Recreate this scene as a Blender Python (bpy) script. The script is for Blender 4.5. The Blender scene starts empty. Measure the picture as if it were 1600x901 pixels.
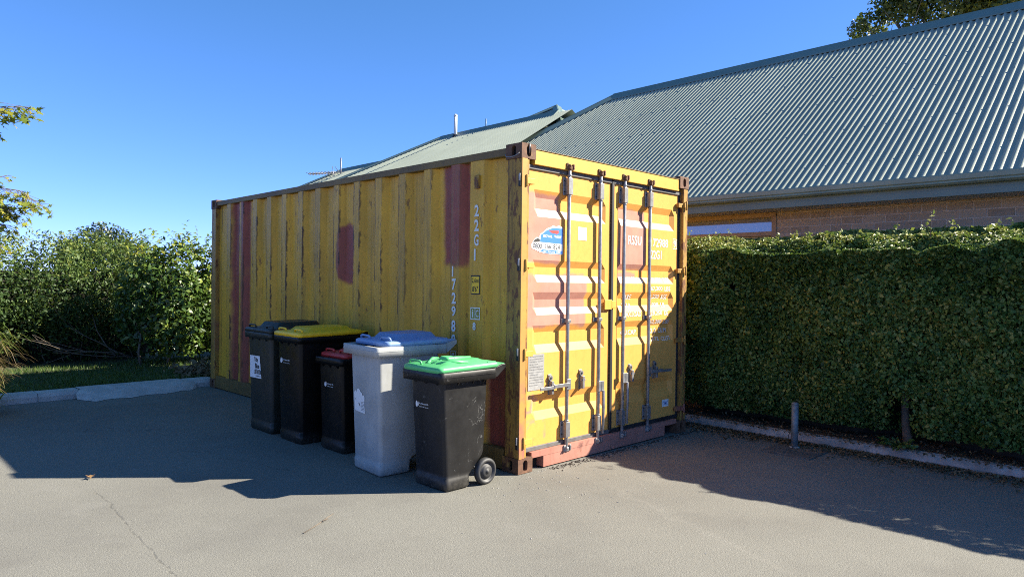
import bpy, math, random
import numpy as np
from mathutils import Vector, Matrix
random.seed(7)
RNG = np.random.default_rng(11)
R = math.radians
scene = bpy.context.scene
COL = scene.collection

# ------------------------------------------------------------------ helpers
class MB:
    """collects vertices / faces; build() links ONE mesh object"""
    def __init__(s): s.v = []; s.f = []; s.m = []; s.smooth = []
    def add(s, vs, fs, mi=0, smooth=False):
        o = len(s.v); s.v += [tuple(p) for p in vs]
        for f in fs:
            s.f.append(tuple(i + o for i in f)); s.m.append(mi); s.smooth.append(smooth)
        return s
    def box(s, x0, x1, y0, y1, z0, z1, mi=0):
        vs = [(x, y, z) for x in (x0, x1) for y in (y0, y1) for z in (z0, z1)]
        return s.add(vs, [(0, 1, 3, 2), (4, 6, 7, 5), (0, 4, 5, 1), (2, 3, 7, 6), (0, 2, 6, 4), (1, 5, 7, 3)], mi)
    def loft(s, rings, cap0=True, cap1=True, mi=0, smooth=True):
        n = len(rings[0]); vs = [p for r in rings for p in r]; fs = []
        for k in range(len(rings) - 1):
            for i in range(n):
                j = (i + 1) % n
                fs.append((k * n + i, k * n + j, (k + 1) * n + j, (k + 1) * n + i))
        s.add(vs, fs, mi, smooth)
        o = len(s.v) - len(vs)
        if cap0: s.f.append(tuple(o + i for i in range(n))[::-1]); s.m.append(mi); s.smooth.append(False)
        if cap1: s.f.append(tuple(o + (len(rings) - 1) * n + i for i in range(n))); s.m.append(mi); s.smooth.append(False)
        return s
    def tube(s, pts, r, seg=8, mi=0, smooth=True):
        pts = [Vector(p) for p in pts]
        rs = r if isinstance(r, (list, tuple)) else [r] * len(pts)
        rings = []; ref = None
        for i, p in enumerate(pts):
            t = (pts[min(i + 1, len(pts) - 1)] - pts[max(i - 1, 0)]).normalized()
            if ref is None:
                ref = Vector((0, 0, 1)) if abs(t.z) < .9 else Vector((1, 0, 0))
            a = t.cross(ref)
            if a.length < 1e-4: a = t.cross(Vector((0, 1, 0)))
            a.normalize(); b = a.cross(t); b.normalize(); ref = b
            rings.append([p + (a * math.cos(q) + b * math.sin(q)) * rs[i]
                          for q in [2 * math.pi * k / seg for k in range(seg)]])
        return s.loft(rings, mi=mi, smooth=smooth)
    def prism(s, poly, axis, a0, a1, mi=0):
        """poly = 2D points in the two other axes (in xyz order)"""
        def P(u, v, w):
            return {'x': (w, u, v), 'y': (u, w, v), 'z': (u, v, w)}[axis]
        n = len(poly)
        vs = [P(u, v, a0) for u, v in poly] + [P(u, v, a1) for u, v in poly]
        fs = [tuple(range(n))[::-1], tuple(range(n, 2 * n))] + [(i, (i + 1) % n, n + (i + 1) % n, n + i) for i in range(n)]
        return s.add(vs, fs, mi)
    def lathe(s, prof, origin, axis='y', seg=28, mi=0, smooth=True):
        """prof = [(radius, along)]"""
        rings = []
        for r, a in prof:
            ring = []
            for k in range(seg):
                q = 2 * math.pi * k / seg
                c, d = r * math.cos(q), r * math.sin(q)
                p = {'x': (a, c, d), 'y': (c, a, d), 'z': (c, d, a)}[axis]
                ring.append(tuple(p[i] + origin[i] for i in range(3)))
            rings.append(ring)
        return s.loft(rings, True, True, mi, smooth)
    def move(s, start, mat):
        for i in range(start, len(s.v)): s.v[i] = tuple(mat @ Vector(s.v[i]))
    def build(s, name, mats, parent=None, bevel=0, fix=True):
        me = bpy.data.meshes.new(name)
        me.from_pydata(s.v, [], s.f)
        if not isinstance(mats, (list, tuple)): mats = [mats]
        for m in mats: me.materials.append(m)
        me.polygons.foreach_set('material_index', s.m)
        me.polygons.foreach_set('use_smooth', s.smooth)
        if fix:
            import bmesh
            bm = bmesh.new(); bm.from_mesh(me); bmesh.ops.recalc_face_normals(bm, faces=bm.faces); bm.to_mesh(me); bm.free()
        me.update()
        o = bpy.data.objects.new(name, me); COL.objects.link(o)
        if parent: o.parent = parent
        if bevel:
            b = o.modifiers.new('bevel', 'BEVEL'); b.width = bevel; b.segments = 2; b.limit_method = 'ANGLE'; b.angle_limit = R(40)
        return o

def tag(o, label=None, cat=None, group=None, kind=None):
    if label: o['label'] = label
    if cat: o['category'] = cat
    if group: o['group'] = group
    if kind: o['kind'] = kind
    return o

def thing(name, loc, label, cat, rz=0, group=None):
    o = bpy.data.objects.new(name, None); o.empty_display_size = .2; COL.objects.link(o)
    o.location = loc; o.rotation_euler = (0, 0, rz)
    return tag(o, label, cat, group)

def rrect(x0, x1, y0, y1, r, z, n=5):
    pts = []
    for cx, cy, a0 in ((x1 - r, y1 - r, 0), (x0 + r, y1 - r, 90), (x0 + r, y0 + r, 180), (x1 - r, y0 + r, 270)):
        for k in range(n):
            a = R(a0 + 90 * k / (n - 1)); pts.append((cx + r * math.cos(a), cy + r * math.sin(a), z))
    return pts

def text_mesh(name, s, rect, place, mat, parent, slant=0, bold=.012):
    """writes s so that it fills rect=(u0,u1,v0,v1); place(u,v) -> xyz"""
    cu = bpy.data.curves.new('txt', 'FONT'); cu.body = s; cu.align_x = 'LEFT'; cu.resolution_u = 3; cu.offset = bold
    cu.space_line = .85
    tmp = bpy.data.objects.new('txt', cu)
    me = bpy.data.meshes.new_from_object(tmp)
    bpy.data.objects.remove(tmp); bpy.data.curves.remove(cu)
    n = len(me.vertices); co = np.zeros(n * 3); me.vertices.foreach_get('co', co); co = co.reshape(-1, 3)
    lo, hi = co.min(0), co.max(0); u0, u1, v0, v1 = rect
    for i, vtx in enumerate(me.vertices):
        u = u0 + (co[i, 0] - lo[0]) / max(hi[0] - lo[0], 1e-6) * (u1 - u0)
        w = v0 + (co[i, 1] - lo[1]) / max(hi[1] - lo[1], 1e-6) * (v1 - v0)
        vtx.co = place(u + slant * (w - v0), w)
    me.name = name; me.materials.clear(); me.materials.append(mat); me.update()
    o = bpy.data.objects.new(name, me); COL.objects.link(o); o.parent = parent
    return o

def merge_text(name, items, mat, parent, bold=.012):
    """items=[(string, rect, place)], each its own part"""
    for st, (u0, u1, v0, v1), plc in items:
        n = len(st); k = 0
        for wd in st.split():
            a = st.index(wd, k); k = a + len(wd)
            text_mesh(name, wd, (u0 + (u1 - u0) * a / n, u0 + (u1 - u0) * (k - .12) / n if k < n else u1, v0, v1), plc, mat, parent, 0, bold)

def vnoise(P, scale, seed=0):
    """vectorised 3-D value noise 0..1"""
    p = np.asarray(P) * scale + seed * 17.13
    i = np.floor(p).astype(np.int64); f = p - i; f = f * f * (3 - 2 * f)
    def h(ix, iy, iz):
        n = (ix * 73856093) ^ (iy * 19349663) ^ (iz * 83492791) ^ (seed * 2654435)
        n = (n ^ (n >> 13)) * 1274126177 & 0x7fffffff
        return ((n ^ (n >> 16)) & 0xffff) / 65535.
    out = 0
    for dx in (0, 1):
        for dy in (0, 1):
            for dz in (0, 1):
                w = (f[:, 0] if dx else 1 - f[:, 0]) * (f[:, 1] if dy else 1 - f[:, 1]) * (f[:, 2] if dz else 1 - f[:, 2])
                out = out + w * h(i[:, 0] + dx, i[:, 1] + dy, i[:, 2] + dz)
    return out

def unit(a): return a / np.maximum(np.linalg.norm(a, axis=1, keepdims=True), 1e-9)

def leaves(name, P, bias, size, aspect, mat, parent=None, jitter=.8, droop=0., tint=None, sizevar=.35):
    """one mesh of folded leaf faces. P (n,3); bias (n,3) preferred normal"""
    n = len(P); P = np.asarray(P)
    nn = unit(unit(np.asarray(bias)) + RNG.normal(size=(n, 3)) * jitter)
    t = RNG.normal(size=(n, 3)); t[:, 2] -= droop; t = unit(t - nn * (t * nn).sum(1, keepdims=True))
    b = np.cross(nn, t)
    s = size * (1 + RNG.uniform(-sizevar, sizevar, size=(n, 1))); w = s * aspect * .5
    V = np.stack([P - t * s * .5, P + b * w - t * s * .08 + nn * w * .35, P + t * s * .5 - nn * s * .10, P - b * w - t * s * .08 + nn * w * .35], 1).reshape(-1, 3)
    me = bpy.data.meshes.new(name); me.vertices.add(4 * n); me.vertices.foreach_set('co', V.ravel())
    me.loops.add(4 * n); me.loops.foreach_set('vertex_index', np.arange(4 * n, dtype=np.int32))
    me.polygons.add(n); me.polygons.foreach_set('loop_start', np.arange(0, 4 * n, 4, dtype=np.int32))
    me.update(calc_edges=True)
    if tint is None: tint = RNG.uniform(0, 1, n)
    at = me.attributes.new('tint', 'FLOAT', 'FACE'); at.data.foreach_set('value', np.clip(tint, 0, 1).astype(np.float32))
    me.materials.append(mat)
    o = bpy.data.objects.new(name, me); COL.objects.link(o)
    if parent: o.parent = parent
    return o

# ------------------------------------------------------------------ materials
class NT:
    def __init__(s, name):
        s.mat = bpy.data.materials.new(name); s.mat.use_nodes = True
        s.t = s.mat.node_tree; s.b = s.t.nodes['Principled BSDF']; s.out = s.t.nodes['Material Output']
        s.tc = s.t.nodes.new('ShaderNodeTexCoord'); s._sep = None
    def n(s, typ, **kw):
        nd = s.t.nodes.new(typ)
        for k, v in kw.items(): setattr(nd, k, v)
        return nd
    def put(s, sock, val):
        if hasattr(val, 'is_output') or isinstance(val, bpy.types.NodeSocket): s.t.links.new(val, sock)
        else:
            if isinstance(val, (tuple, list)) and len(val) == 3 and sock.type == 'RGBA': val = (*val, 1)
            sock.default_value = val
    def obj(s): return s.tc.outputs['Object']
    def xyz(s):
        if s._sep is None:
            s._sep = s.n('ShaderNodeSeparateXYZ'); s.t.links.new(s.obj(), s._sep.inputs[0])
        return s._sep.outputs
    def scaled(s, sc, vec=None):
        m = s.n('ShaderNodeMapping'); s.put(m.inputs['Vector'], vec or s.obj()); m.inputs['Scale'].default_value = sc
        return m.outputs[0]
    def noise(s, scale, detail=4, rough=.55, vec=None, dist=0):
        nd = s.n('ShaderNodeTexNoise'); s.put(nd.inputs['Vector'], vec or s.obj())
        nd.inputs['Scale'].default_value = scale; nd.inputs['Detail'].default_value = detail
        nd.inputs['Roughness'].default_value = rough; nd.inputs['Distortion'].default_value = dist
        return nd.outputs['Fac']
    def vor(s, scale, feature='F1', vec=None):
        nd = s.n('ShaderNodeTexVoronoi', feature=feature); s.put(nd.inputs['Vector'], vec or s.obj()); nd.inputs['Scale'].default_value = scale
        return nd.outputs[0]
    def math(s, op, a, b=0., c=0.):
        nd = s.n('ShaderNodeMath', operation=op)
        for i, x in enumerate((a, b, c)): s.put(nd.inputs[i], x)
        return nd.outputs[0]
    def step(s, v, a, b, t0=0., t1=1.):
        nd = s.n('ShaderNodeMapRange', interpolation_type='SMOOTHSTEP')
        for i, x in enumerate((v, a, b, t0, t1)): s.put(nd.inputs[i], x)
        return nd.outputs[0]
    def mix(s, fac, a, b, mode='MIX'):
        nd = s.n('ShaderNodeMix', data_type='RGBA', blend_type=mode)
        s.put(nd.inputs[0], fac); s.put(nd.inputs[6], a); s.put(nd.inputs[7], b)
        return nd.outputs[2]
    def ramp(s, fac, stops):
        nd = s.n('ShaderNodeValToRGB'); s.put(nd.inputs[0], fac); e = nd.color_ramp.elements
        while len(e) < len(stops): e.new(.5)
        for q, (p, c) in zip(e, stops): q.position = p; q.color = (*c, 1)
        return nd.outputs[0]
    def rect(s, a, a0, a1, b, b0, b1, soft=.04):
        m = s.math('MULTIPLY', s.step(a, a0 - soft, a0 + soft), s.step(a, a1 + soft, a1 - soft))
        m2 = s.math('MULTIPLY', s.step(b, b0 - soft, b0 + soft), s.step(b, b1 + soft, b1 - soft))
        return s.math('MULTIPLY', m, m2)
    def bump(s, h, strength=.3, dist=.01):
        nd = s.n('ShaderNodeBump'); nd.inputs['Strength'].default_value = strength; nd.inputs['Distance'].default_value = dist
        s.put(nd.inputs['Height'], h); s.t.links.new(nd.outputs[0], s.b.inputs['Normal'])
    def color(s, c): s.put(s.b.inputs['Base Color'], c)
    def rough(s, r): s.put(s.b.inputs['Roughness'], r)

def simple(name, c, rough=.5, metal=0., var=.25, nscale=6., bump=0., c2=None, bscale=60, spec=None):
    m = NT(name)
    c2 = c2 or tuple(x * (1 - var) for x in c)
    m.color(m.mix(m.step(m.noise(nscale, 6), .3, .7), c2, c)); m.rough(rough)
    m.b.inputs['Metallic'].default_value = metal
    if spec is not None: m.b.inputs['Specular IOR Level'].default_value = spec
    if bump: m.bump(m.noise(bscale, 4), bump, .004)
    return m.mat

OCHRE = (.40, .255, .045); OCHRE_D = (.29, .18, .036); REDP = (.26, .075, .07); RUST = (.10, .042, .020); RUST2 = (.19, .085, .035)

def paint(name, ax, base, base2, red, patches, streak=.5, rust_amt=.5, ridges=None, soft=.03, rough=.5, spec=.3, thr=.63):
    """weathered container paint; ax = horizontal coordinate index"""
    m = NT(name); X = m.xyz(); a = X[ax]; z = X[2]
    sc = [1, 1, 1]; sc[ax] = 22; sc[2] = .8
    wob = m.math('MULTIPLY', m.math('SUBTRACT', m.noise(9, 3), .5), .06)
    wob = m.math('ADD', wob, m.math('MULTIPLY', m.math('SUBTRACT', m.noise(3.1, 2), .5), .05))
    aw = m.math('ADD', a, wob); zw = m.math('ADD', z, m.math('MULTIPLY', m.math('SUBTRACT', m.noise(5, 3), .5), .11))
    col = m.mix(m.step(m.noise(1.7, 5), .3, .72), base2, base)
    col = m.mix(m.math('MULTIPLY', m.step(m.noise(26, 4), .45, .75), .25), col, tuple(x * .7 for x in base2))
    pm = None
    for (a0, a1, z0, z1, *k) in patches:
        q = m.rect(aw, a0, a1, zw, z0, z1, soft)
        if len(k) == 2:      # rounded spray patch
            ea = m.math('POWER', m.math('ABSOLUTE', m.math('DIVIDE', m.math('SUBTRACT', aw, (a0 + a1) / 2), (a1 - a0) / 2)), 3.)
            ez = m.math('POWER', m.math('ABSOLUTE', m.math('DIVIDE', m.math('SUBTRACT', zw, (z0 + z1) / 2), (z1 - z0) / 2)), 3.)
            q = m.step(m.math('ADD', ea, ez), 1.25, .7)
        elif k: q = m.math('MULTIPLY', q, m.step(m.noise(k[0], 5), .42, .56))
        pm = q if pm is None else m.math('MAXIMUM', pm, q)
    if pm is not None: col = m.mix(m.math('MULTIPLY', pm, m.step(m.noise(3, 5, .6), .15, .5, .75, 1.)), col, m.mix(m.step(m.noise(7, 4), .3, .7), tuple(x * .85 for x in red), red))
    # vertical dirt streaks
    st = m.step(m.noise(1.0, 5, .6, m.scaled(sc)), .46, .72)
    col = m.mix(m.math('MULTIPLY', st, streak), col, (.085, .06, .03))
    rough_v = rough
    if ridges:
        y0, pitch, half, lo = ridges
        k = m.math('FRACT', m.math('ADD', m.math('DIVIDE', m.math('SUBTRACT', a, y0), pitch), .5))
        d = m.math('MULTIPLY', m.math('ABSOLUTE', m.math('SUBTRACT', k, .5)), pitch)      # distance to ridge centre
        onr = m.math('MULTIPLY', m.step(d, half + .012, half - .004), m.step(a, lo - .05, lo))
        sc2 = [1, 1, 1]; sc2[ax] = 30; sc2[2] = 2.2
        wear = m.step(m.noise(1.0, 6, .65, m.scaled(sc2)), .40, .62)
        big = m.step(m.noise(.9, 3), .36, .62)
        col = m.mix(m.math('MULTIPLY', m.math('MULTIPLY', onr, wear), .38), col, (.27, .175, .062))
        e = m.math('ABSOLUTE', m.math('SUBTRACT', d, m.math('ADD', half - .002, m.math('MULTIPLY', m.math('SUBTRACT', m.noise(14, 4), .5), .035))))
        line = m.math('MULTIPLY', m.math('MULTIPLY', m.step(e, .017, .006), m.step(m.noise(1., 5, .72, m.scaled((5, 5, 3.2))), .45, .53)), m.step(a, lo - .05, lo))
        line = m.math('MULTIPLY', line, m.math('ADD', m.math('MULTIPLY', big, .8), .2))
        col = m.mix(m.math('MULTIPLY', line, .9), col, (.055, .026, .014))
    sp = m.math('MULTIPLY', m.step(m.noise(38, 5, .6), .66, .72), m.step(m.noise(2.3, 3), .42, .62))
    sp2 = m.math('MULTIPLY', m.step(m.noise(11, 6, .7, m.scaled((1.4, 1.4, .5))), thr, thr + .07), rust_amt)
    rs = m.math('MAXIMUM', m.math('MULTIPLY', sp, rust_amt), sp2)
    col = m.mix(rs, col, m.mix(m.noise(30, 3), RUST, RUST2))
    m.color(col); m.rough(rough_v); m.b.inputs['Specular IOR Level'].default_value = spec
    m.bump(m.math('ADD', m.noise(5, 4), m.math('MULTIPLY', rs, -.6)), .22, .006)
    return m.mat

side_patches = [(.66, 1.02, 1.64, 2.60), (2.40, 2.76, 1.47, 2.09, 0, 0), (5.19, 5.43, .15, 2.6), (4.935, 5.115, .15, 2.6), (.19, .42, .15, .86)]
M_SIDE = paint('ochre_side_paint', 1, (.72, .39, .036), (.54, .295, .032), (.30, .072, .045), side_patches, .30, .75, (1.198, .391, .055, .7), .035, .5, .3, .60)
M_DOORL = paint('ochre_door_paint', 0, (.70, .345, .082), (.66, .322, .074), (.50, .235, .175),
                [(.0, .52, 1.665, 2.235), (.0, .87, 1.14, 1.57), (.1, .36, .24, .40, 5.), (.0, .30, .46, .60, 6.)], .05, .22, None, .018, .42)
M_DOORR = paint('ochre_right_door_paint', 0, (.70, .345, .082), (.66, .322, .074), (.50, .235, .175),
                [(1.33, 1.765, 1.62, 2.2), (1.33, 1.62, 1.50, 1.60)], .06, .25, None, .018, .42)
M_FRAME = paint('ochre_frame_paint', 1, (.40, .235, .05), (.30, .17, .045), (.3, .1, .08), [(-.1, 7, -.1, .9, 1.2)], .45, 1., None, .05, .5, .3, .55)
M_RAIL = paint('dirty_rail_paint', 1, (.21, .135, .042), (.14, .09, .034), (.2, .06, .05), [], .5, 1., None, .05, .6)
M_HEAD = paint('ochre_header_paint', 0, (.60, .345, .066), (.57, .325, .06), (.3, .1, .08), [], .1, .22, None)
M_SILL = paint('red_sill_paint', 0, (.42, .20, .15), (.34, .14, .105), (.3, .1, .08), [], .2, .5, None)
M_POSTR = paint('rusty_post_paint', 1, (.42, .24, .045), (.27, .15, .036), (.2, .05, .045), [], .75, 1., None, .1, .65, .3, .50)

def rusty():
    m = NT('rusty_casting_steel')
    c = m.ramp(m.noise(18, 6, .65), [(.25, (.05, .026, .016)), (.5, (.115, .055, .03)), (.75, (.20, .095, .05))])
    c = m.mix(m.step(m.noise(7, 4), .6, .68), c, (.30, .17, .05))
    m.color(c); m.rough(.8); m.bump(m.noise(60, 4), .4, .003); return m.mat
M_RUST = rusty()
M_HOLE = simple('black_hole_back', (.006, .005, .005), .9)  # black faces that close the holes, in place of the shade inside
M_GASKET = simple('black_rubber_gasket', (.02, .021, .023), .55, var=.4)
M_GASKETG = simple('weathered_rubber_gasket', (.13, .125, .12), .6, var=.35, nscale=14)
M_GALV = NT('galvanised_bar_steel')
M_GALV.color(M_GALV.ramp(M_GALV.noise(24, 5), [(.3, (.19, .19, .195)), (.7, (.32, .32, .325))])); M_GALV.rough(.42); M_GALV.b.inputs['Metallic'].default_value = .55; M_GALV = M_GALV.mat
M_WHITE = simple('white_lettering', (.72, .71, .68), .6, var=.12, nscale=40)
M_WHITEP = simple('white_paper', (.74, .74, .73), .6, var=.05)
M_BLACKT = simple('black_print', (.012, .012, .013), .6)
M_BLUE = simple('blue_print', (.03, .17, .55), .5, var=.1)
M_REDT = simple('red_print', (.5, .05, .04), .5)
M_YELP = simple('yellow_plate', (.85, .50, .012), .5, var=.1)
M_PLATE = simple('grey_data_plate', (.36, .355, .34), .5, .2, var=.25, nscale=30)
M_PLATET = simple('grey_plate_print', (.16, .16, .16), .6)

def plastic(name, c, rough=.45, scr=0., dirt=0., scrcol=(.25, .25, .24), dirtc=(.12, .10, .07), spec=.5, grime=0.):
    m = NT(name); m.b.inputs['Specular IOR Level'].default_value = spec
    col = m.mix(m.step(m.noise(4, 5), .3, .7), tuple(x * .8 for x in c), c)
    if dirt:
        d = m.math('MULTIPLY', m.step(m.noise(1., 6, .65, m.scaled((7, 7, 2.2))), .45, .75), dirt)
        col = m.mix(d, col, dirtc)
    X = m.xyz(); gr = m.math('MULTIPLY', m.step(m.math('ADD', X[2], m.math('MULTIPLY', m.noise(12, 4), .16)), .22, .07), m.step(m.noise(25, 4, .65), .35, .7, .15, .7))
    if grime: col = m.mix(m.math('MULTIPLY', gr, grime), col, (.13, .12, .10))
    if scr:
        s1 = m.step(m.math('ABSOLUTE', m.math('SUBTRACT', m.noise(3.2, 6, .6, None, .6), .5)), .006, .001)
        s1 = m.math('MULTIPLY', s1, m.math('MULTIPLY', m.step(m.noise(14, 3), .52, .66), .55))
        s2 = m.math('MULTIPLY', m.step(m.noise(70, 3, .6, m.scaled((1, 1, .35))), .72, .77), .8)
        col = m.mix(m.math('MULTIPLY', m.math('MAXIMUM', s1, s2), scr), col, scrcol)
    m.color(col); m.rough(m.step(m.noise(9, 4), .2, .8, rough - .08, rough + .12)); m.bump(m.noise(30, 3), .08, .003)
    return m.mat
M_BLACK = plastic('black_bin_plastic', (.005, .0047, .0042), .33, 0., .3, dirtc=(.013, .010, .007), spec=.2, grime=.5)
M_BLACKS = plastic('scuffed_black_plastic', (.011, .0105, .0105), .42, .7, .4, dirtc=(.022, .021, .020), spec=.35, grime=.6)
M_GREYB = plastic('grey_bin_plastic', (.37, .38, .37), .5, .25, .4, (.12, .12, .12), (.22, .215, .20), grime=.6)
M_DGREEN = plastic('dark_green_bin_plastic', (.017, .021, .016), .42, .12, .4, dirtc=(.035, .036, .026), spec=.35)
M_LGREEN = plastic('green_lid_plastic', (.10, .47, .17), .4, .15, .2, (.5, .7, .5), (.08, .33, .13))
M_LBLUE = plastic('blue_lid_plastic', (.20, .32, .55), .45, .1, .5, (.4, .45, .6), (.28, .35, .45))
M_LYEL = plastic('yellow_lid_plastic', (.92, .55, .012), .42, .1, .12, (.8, .7, .3), (.6, .36, .02))
M_LRED = plastic('red_lid_plastic', (.42, .028, .025), .45, .1, .25, (.5, .2, .2), (.22, .02, .02))
M_TYRE = plastic('black_wheel_rubber', (.03, .03, .031), .55, .3, .5, dirtc=(.07, .068, .065))

def foliage(name, stops, trans=.25, rough=.45, spec=.5):
    m = NT(name)
    at = m.n('ShaderNodeAttribute', attribute_name='tint')
    c = m.ramp(at.outputs['Fac'], stops)
    c = m.mix(m.math('MULTIPLY', m.noise(2.2, 3), .5), c, m.mix(.5, c, (.03, .05, .012)))
    m.color(c); m.rough(rough); m.b.inputs['Specular IOR Level'].default_value = spec
    tr = m.n('ShaderNodeBsdfTranslucent'); m.put(tr.inputs['Color'], m.mix(.35, c, (.22, .30, .03)))
    mx = m.n('ShaderNodeMixShader'); mx.inputs[0].default_value = trans
    m.t.links.new(m.b.outputs[0], mx.inputs[1]); m.t.links.new(tr.outputs[0], mx.inputs[2]); m.t.links.new(mx.outputs[0], m.out.inputs[0])
    return m.mat
M_HEDGE = foliage('small_leaf_hedge', [(0, (.024, .06, .014)), (.5, (.075, .15, .03)), (.8, (.15, .22, .045)), (1, (.32, .31, .08))], .25, .5, .3)
M_LAUREL = foliage('laurel_leaf', [(0, (.024, .058, .012)), (.55, (.065, .125, .024)), (.85, (.17, .24, .035)), (1, (.34, .33, .05))], .3, .35)
M_FINE = foliage('fine_leaf_hedge', [(0, (.020, .042, .011)), (.5, (.046, .090, .020)), (.85, (.11, .17, .036)), (1, (.24, .27, .06))], .3, .55, .35)
M_MAPLE = foliage('maple_leaf', [(0, (.06, .10, .015)), (.5, (.16, .21, .03)), (.85, (.30, .32, .045)), (1, (.40, .33, .05))], .45)
M_TREEF = foliage('autumn_tree_leaf', [(0, (.03, .05, .015)), (.45, (.06, .085, .02)), (.7, (.17, .17, .03)), (1, (.45, .34, .02))], .35)
M_FARF = foliage('far_tree_leaf', [(0, (.03, .05, .02)), (1, (.075, .10, .035))], .2)
M_CONIF = foliage('conifer_needle', [(0, (.012, .03, .018)), (1, (.035, .06, .03))], .1)
M_STRAW = foliage('weeping_grass_blade', [(0, (.10, .062, .028)), (.45, (.24, .16, .07)), (.6, (.30, .24, .07)), (.8, (.24, .26, .035)), (1, (.13, .19, .03))], .3)
M_GRASS = foliage('lawn_blade', [(0, (.03, .07, .012)), (.6, (.07, .14, .025)), (1, (.16, .20, .05))], .3)
M_LITTER = foliage('dead_leaf', [(0, (.05, .032, .018)), (.5, (.11, .075, .04)), (1, (.24, .17, .09))], .1, .7)
M_BARK = simple('grey_brown_bark', (.12, .095, .07), .85, var=.5, nscale=20, bump=.5)
M_TWIG = simple('pale_twig_bark', (.17, .135, .10), .85, var=.4, nscale=12)
M_CORE = simple('dark_core_fill', (.022, .02, .013), .95, var=.6, nscale=9)  # near-black colour stands in for the shade inside the hedges

# ------------------------------------------------------------------ camera / light / world
CAM = Vector((-3.863, -3.806, 1.496)); yaw, pitch, roll = R(44.75), R(-.44), R(.70)
f = Vector((math.sin(yaw) * math.cos(pitch), math.cos(yaw) * math.cos(pitch), math.sin(pitch)))
r = Vector((math.cos(yaw), -math.sin(yaw), 0)); u = r.cross(f)
r2 = r * math.cos(roll) + u * math.sin(roll); u2 = -r * math.sin(roll) + u * math.cos(roll)
cd = bpy.data.cameras.new('camera'); cam = bpy.data.objects.new('camera', cd); COL.objects.link(cam)
cd.sensor_width = 36; cd.lens = 1090.2 / 1600 * 36; cd.clip_end = 2000; cd.clip_start = .05
cam.matrix_world = Matrix(((r2.x, u2.x, -f.x, CAM.x), (r2.y, u2.y, -f.y, CAM.y), (r2.z, u2.z, -f.z, CAM.z), (0, 0, 0, 1)))
scene.camera = cam
SUN = Vector((2.842, -2.47, 2.591)).normalized(); SUN_EL = math.asin(SUN.z); SUN_AZ = math.atan2(SUN.x, SUN.y)
ld = bpy.data.lights.new('sun', 'SUN'); ld.energy = 5.; ld.angle = R(.5); ld.color = (1., .925, .78)
lo = bpy.data.objects.new('sun', ld); COL.objects.link(lo); lo.rotation_euler = SUN.to_track_quat('Z', 'Y').to_euler(); lo.location = SUN * 40
w = bpy.data.worlds.new('World'); scene.world = w; w.use_nodes = True
nt = w.node_tree; bg = nt.nodes['Background']; sky = nt.nodes.new('ShaderNodeTexSky'); sky.sky_type = 'NISHITA'
sky.sun_disc = False; sky.sun_elevation = SUN_EL; sky.sun_rotation = SUN_AZ; sky.air_density = .6; sky.dust_density = 0.; sky.ozone_density = 5.; sky.altitude = 0
sp_n = nt.nodes.new('ShaderNodeSeparateColor'); cb_n = nt.nodes.new('ShaderNodeCombineColor')
nt.links.new(sky.outputs[0], sp_n.inputs[0])
for ch, (gain, ex) in enumerate(((.92, 1.), (1.40, .78), (1.55, 1.))):   # cleaner azure air than the model's default
    pw = nt.nodes.new('ShaderNodeMath'); pw.operation = 'POWER'; pw.inputs[1].default_value = ex; nt.links.new(sp_n.outputs[ch], pw.inputs[0])
    ml_ = nt.nodes.new('ShaderNodeMath'); ml_.operation = 'MULTIPLY'; ml_.inputs[1].default_value = gain; nt.links.new(pw.outputs[0], ml_.inputs[0]); nt.links.new(ml_.outputs[0], cb_n.inputs[ch])
nt.links.new(cb_n.outputs[0], bg.inputs[0]); bg.inputs[1].default_value = .06
scene.view_settings.view_transform = 'Standard'; scene.view_settings.look = 'None'; scene.view_settings.gamma = 1
scene.view_settings.exposure = 1.65
scene.cycles.filter_width = 1.0; scene.cycles.use_denoising = False; scene.cycles.max_bounces = 8; scene.cycles.transparent_max_bounces = 8

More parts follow.
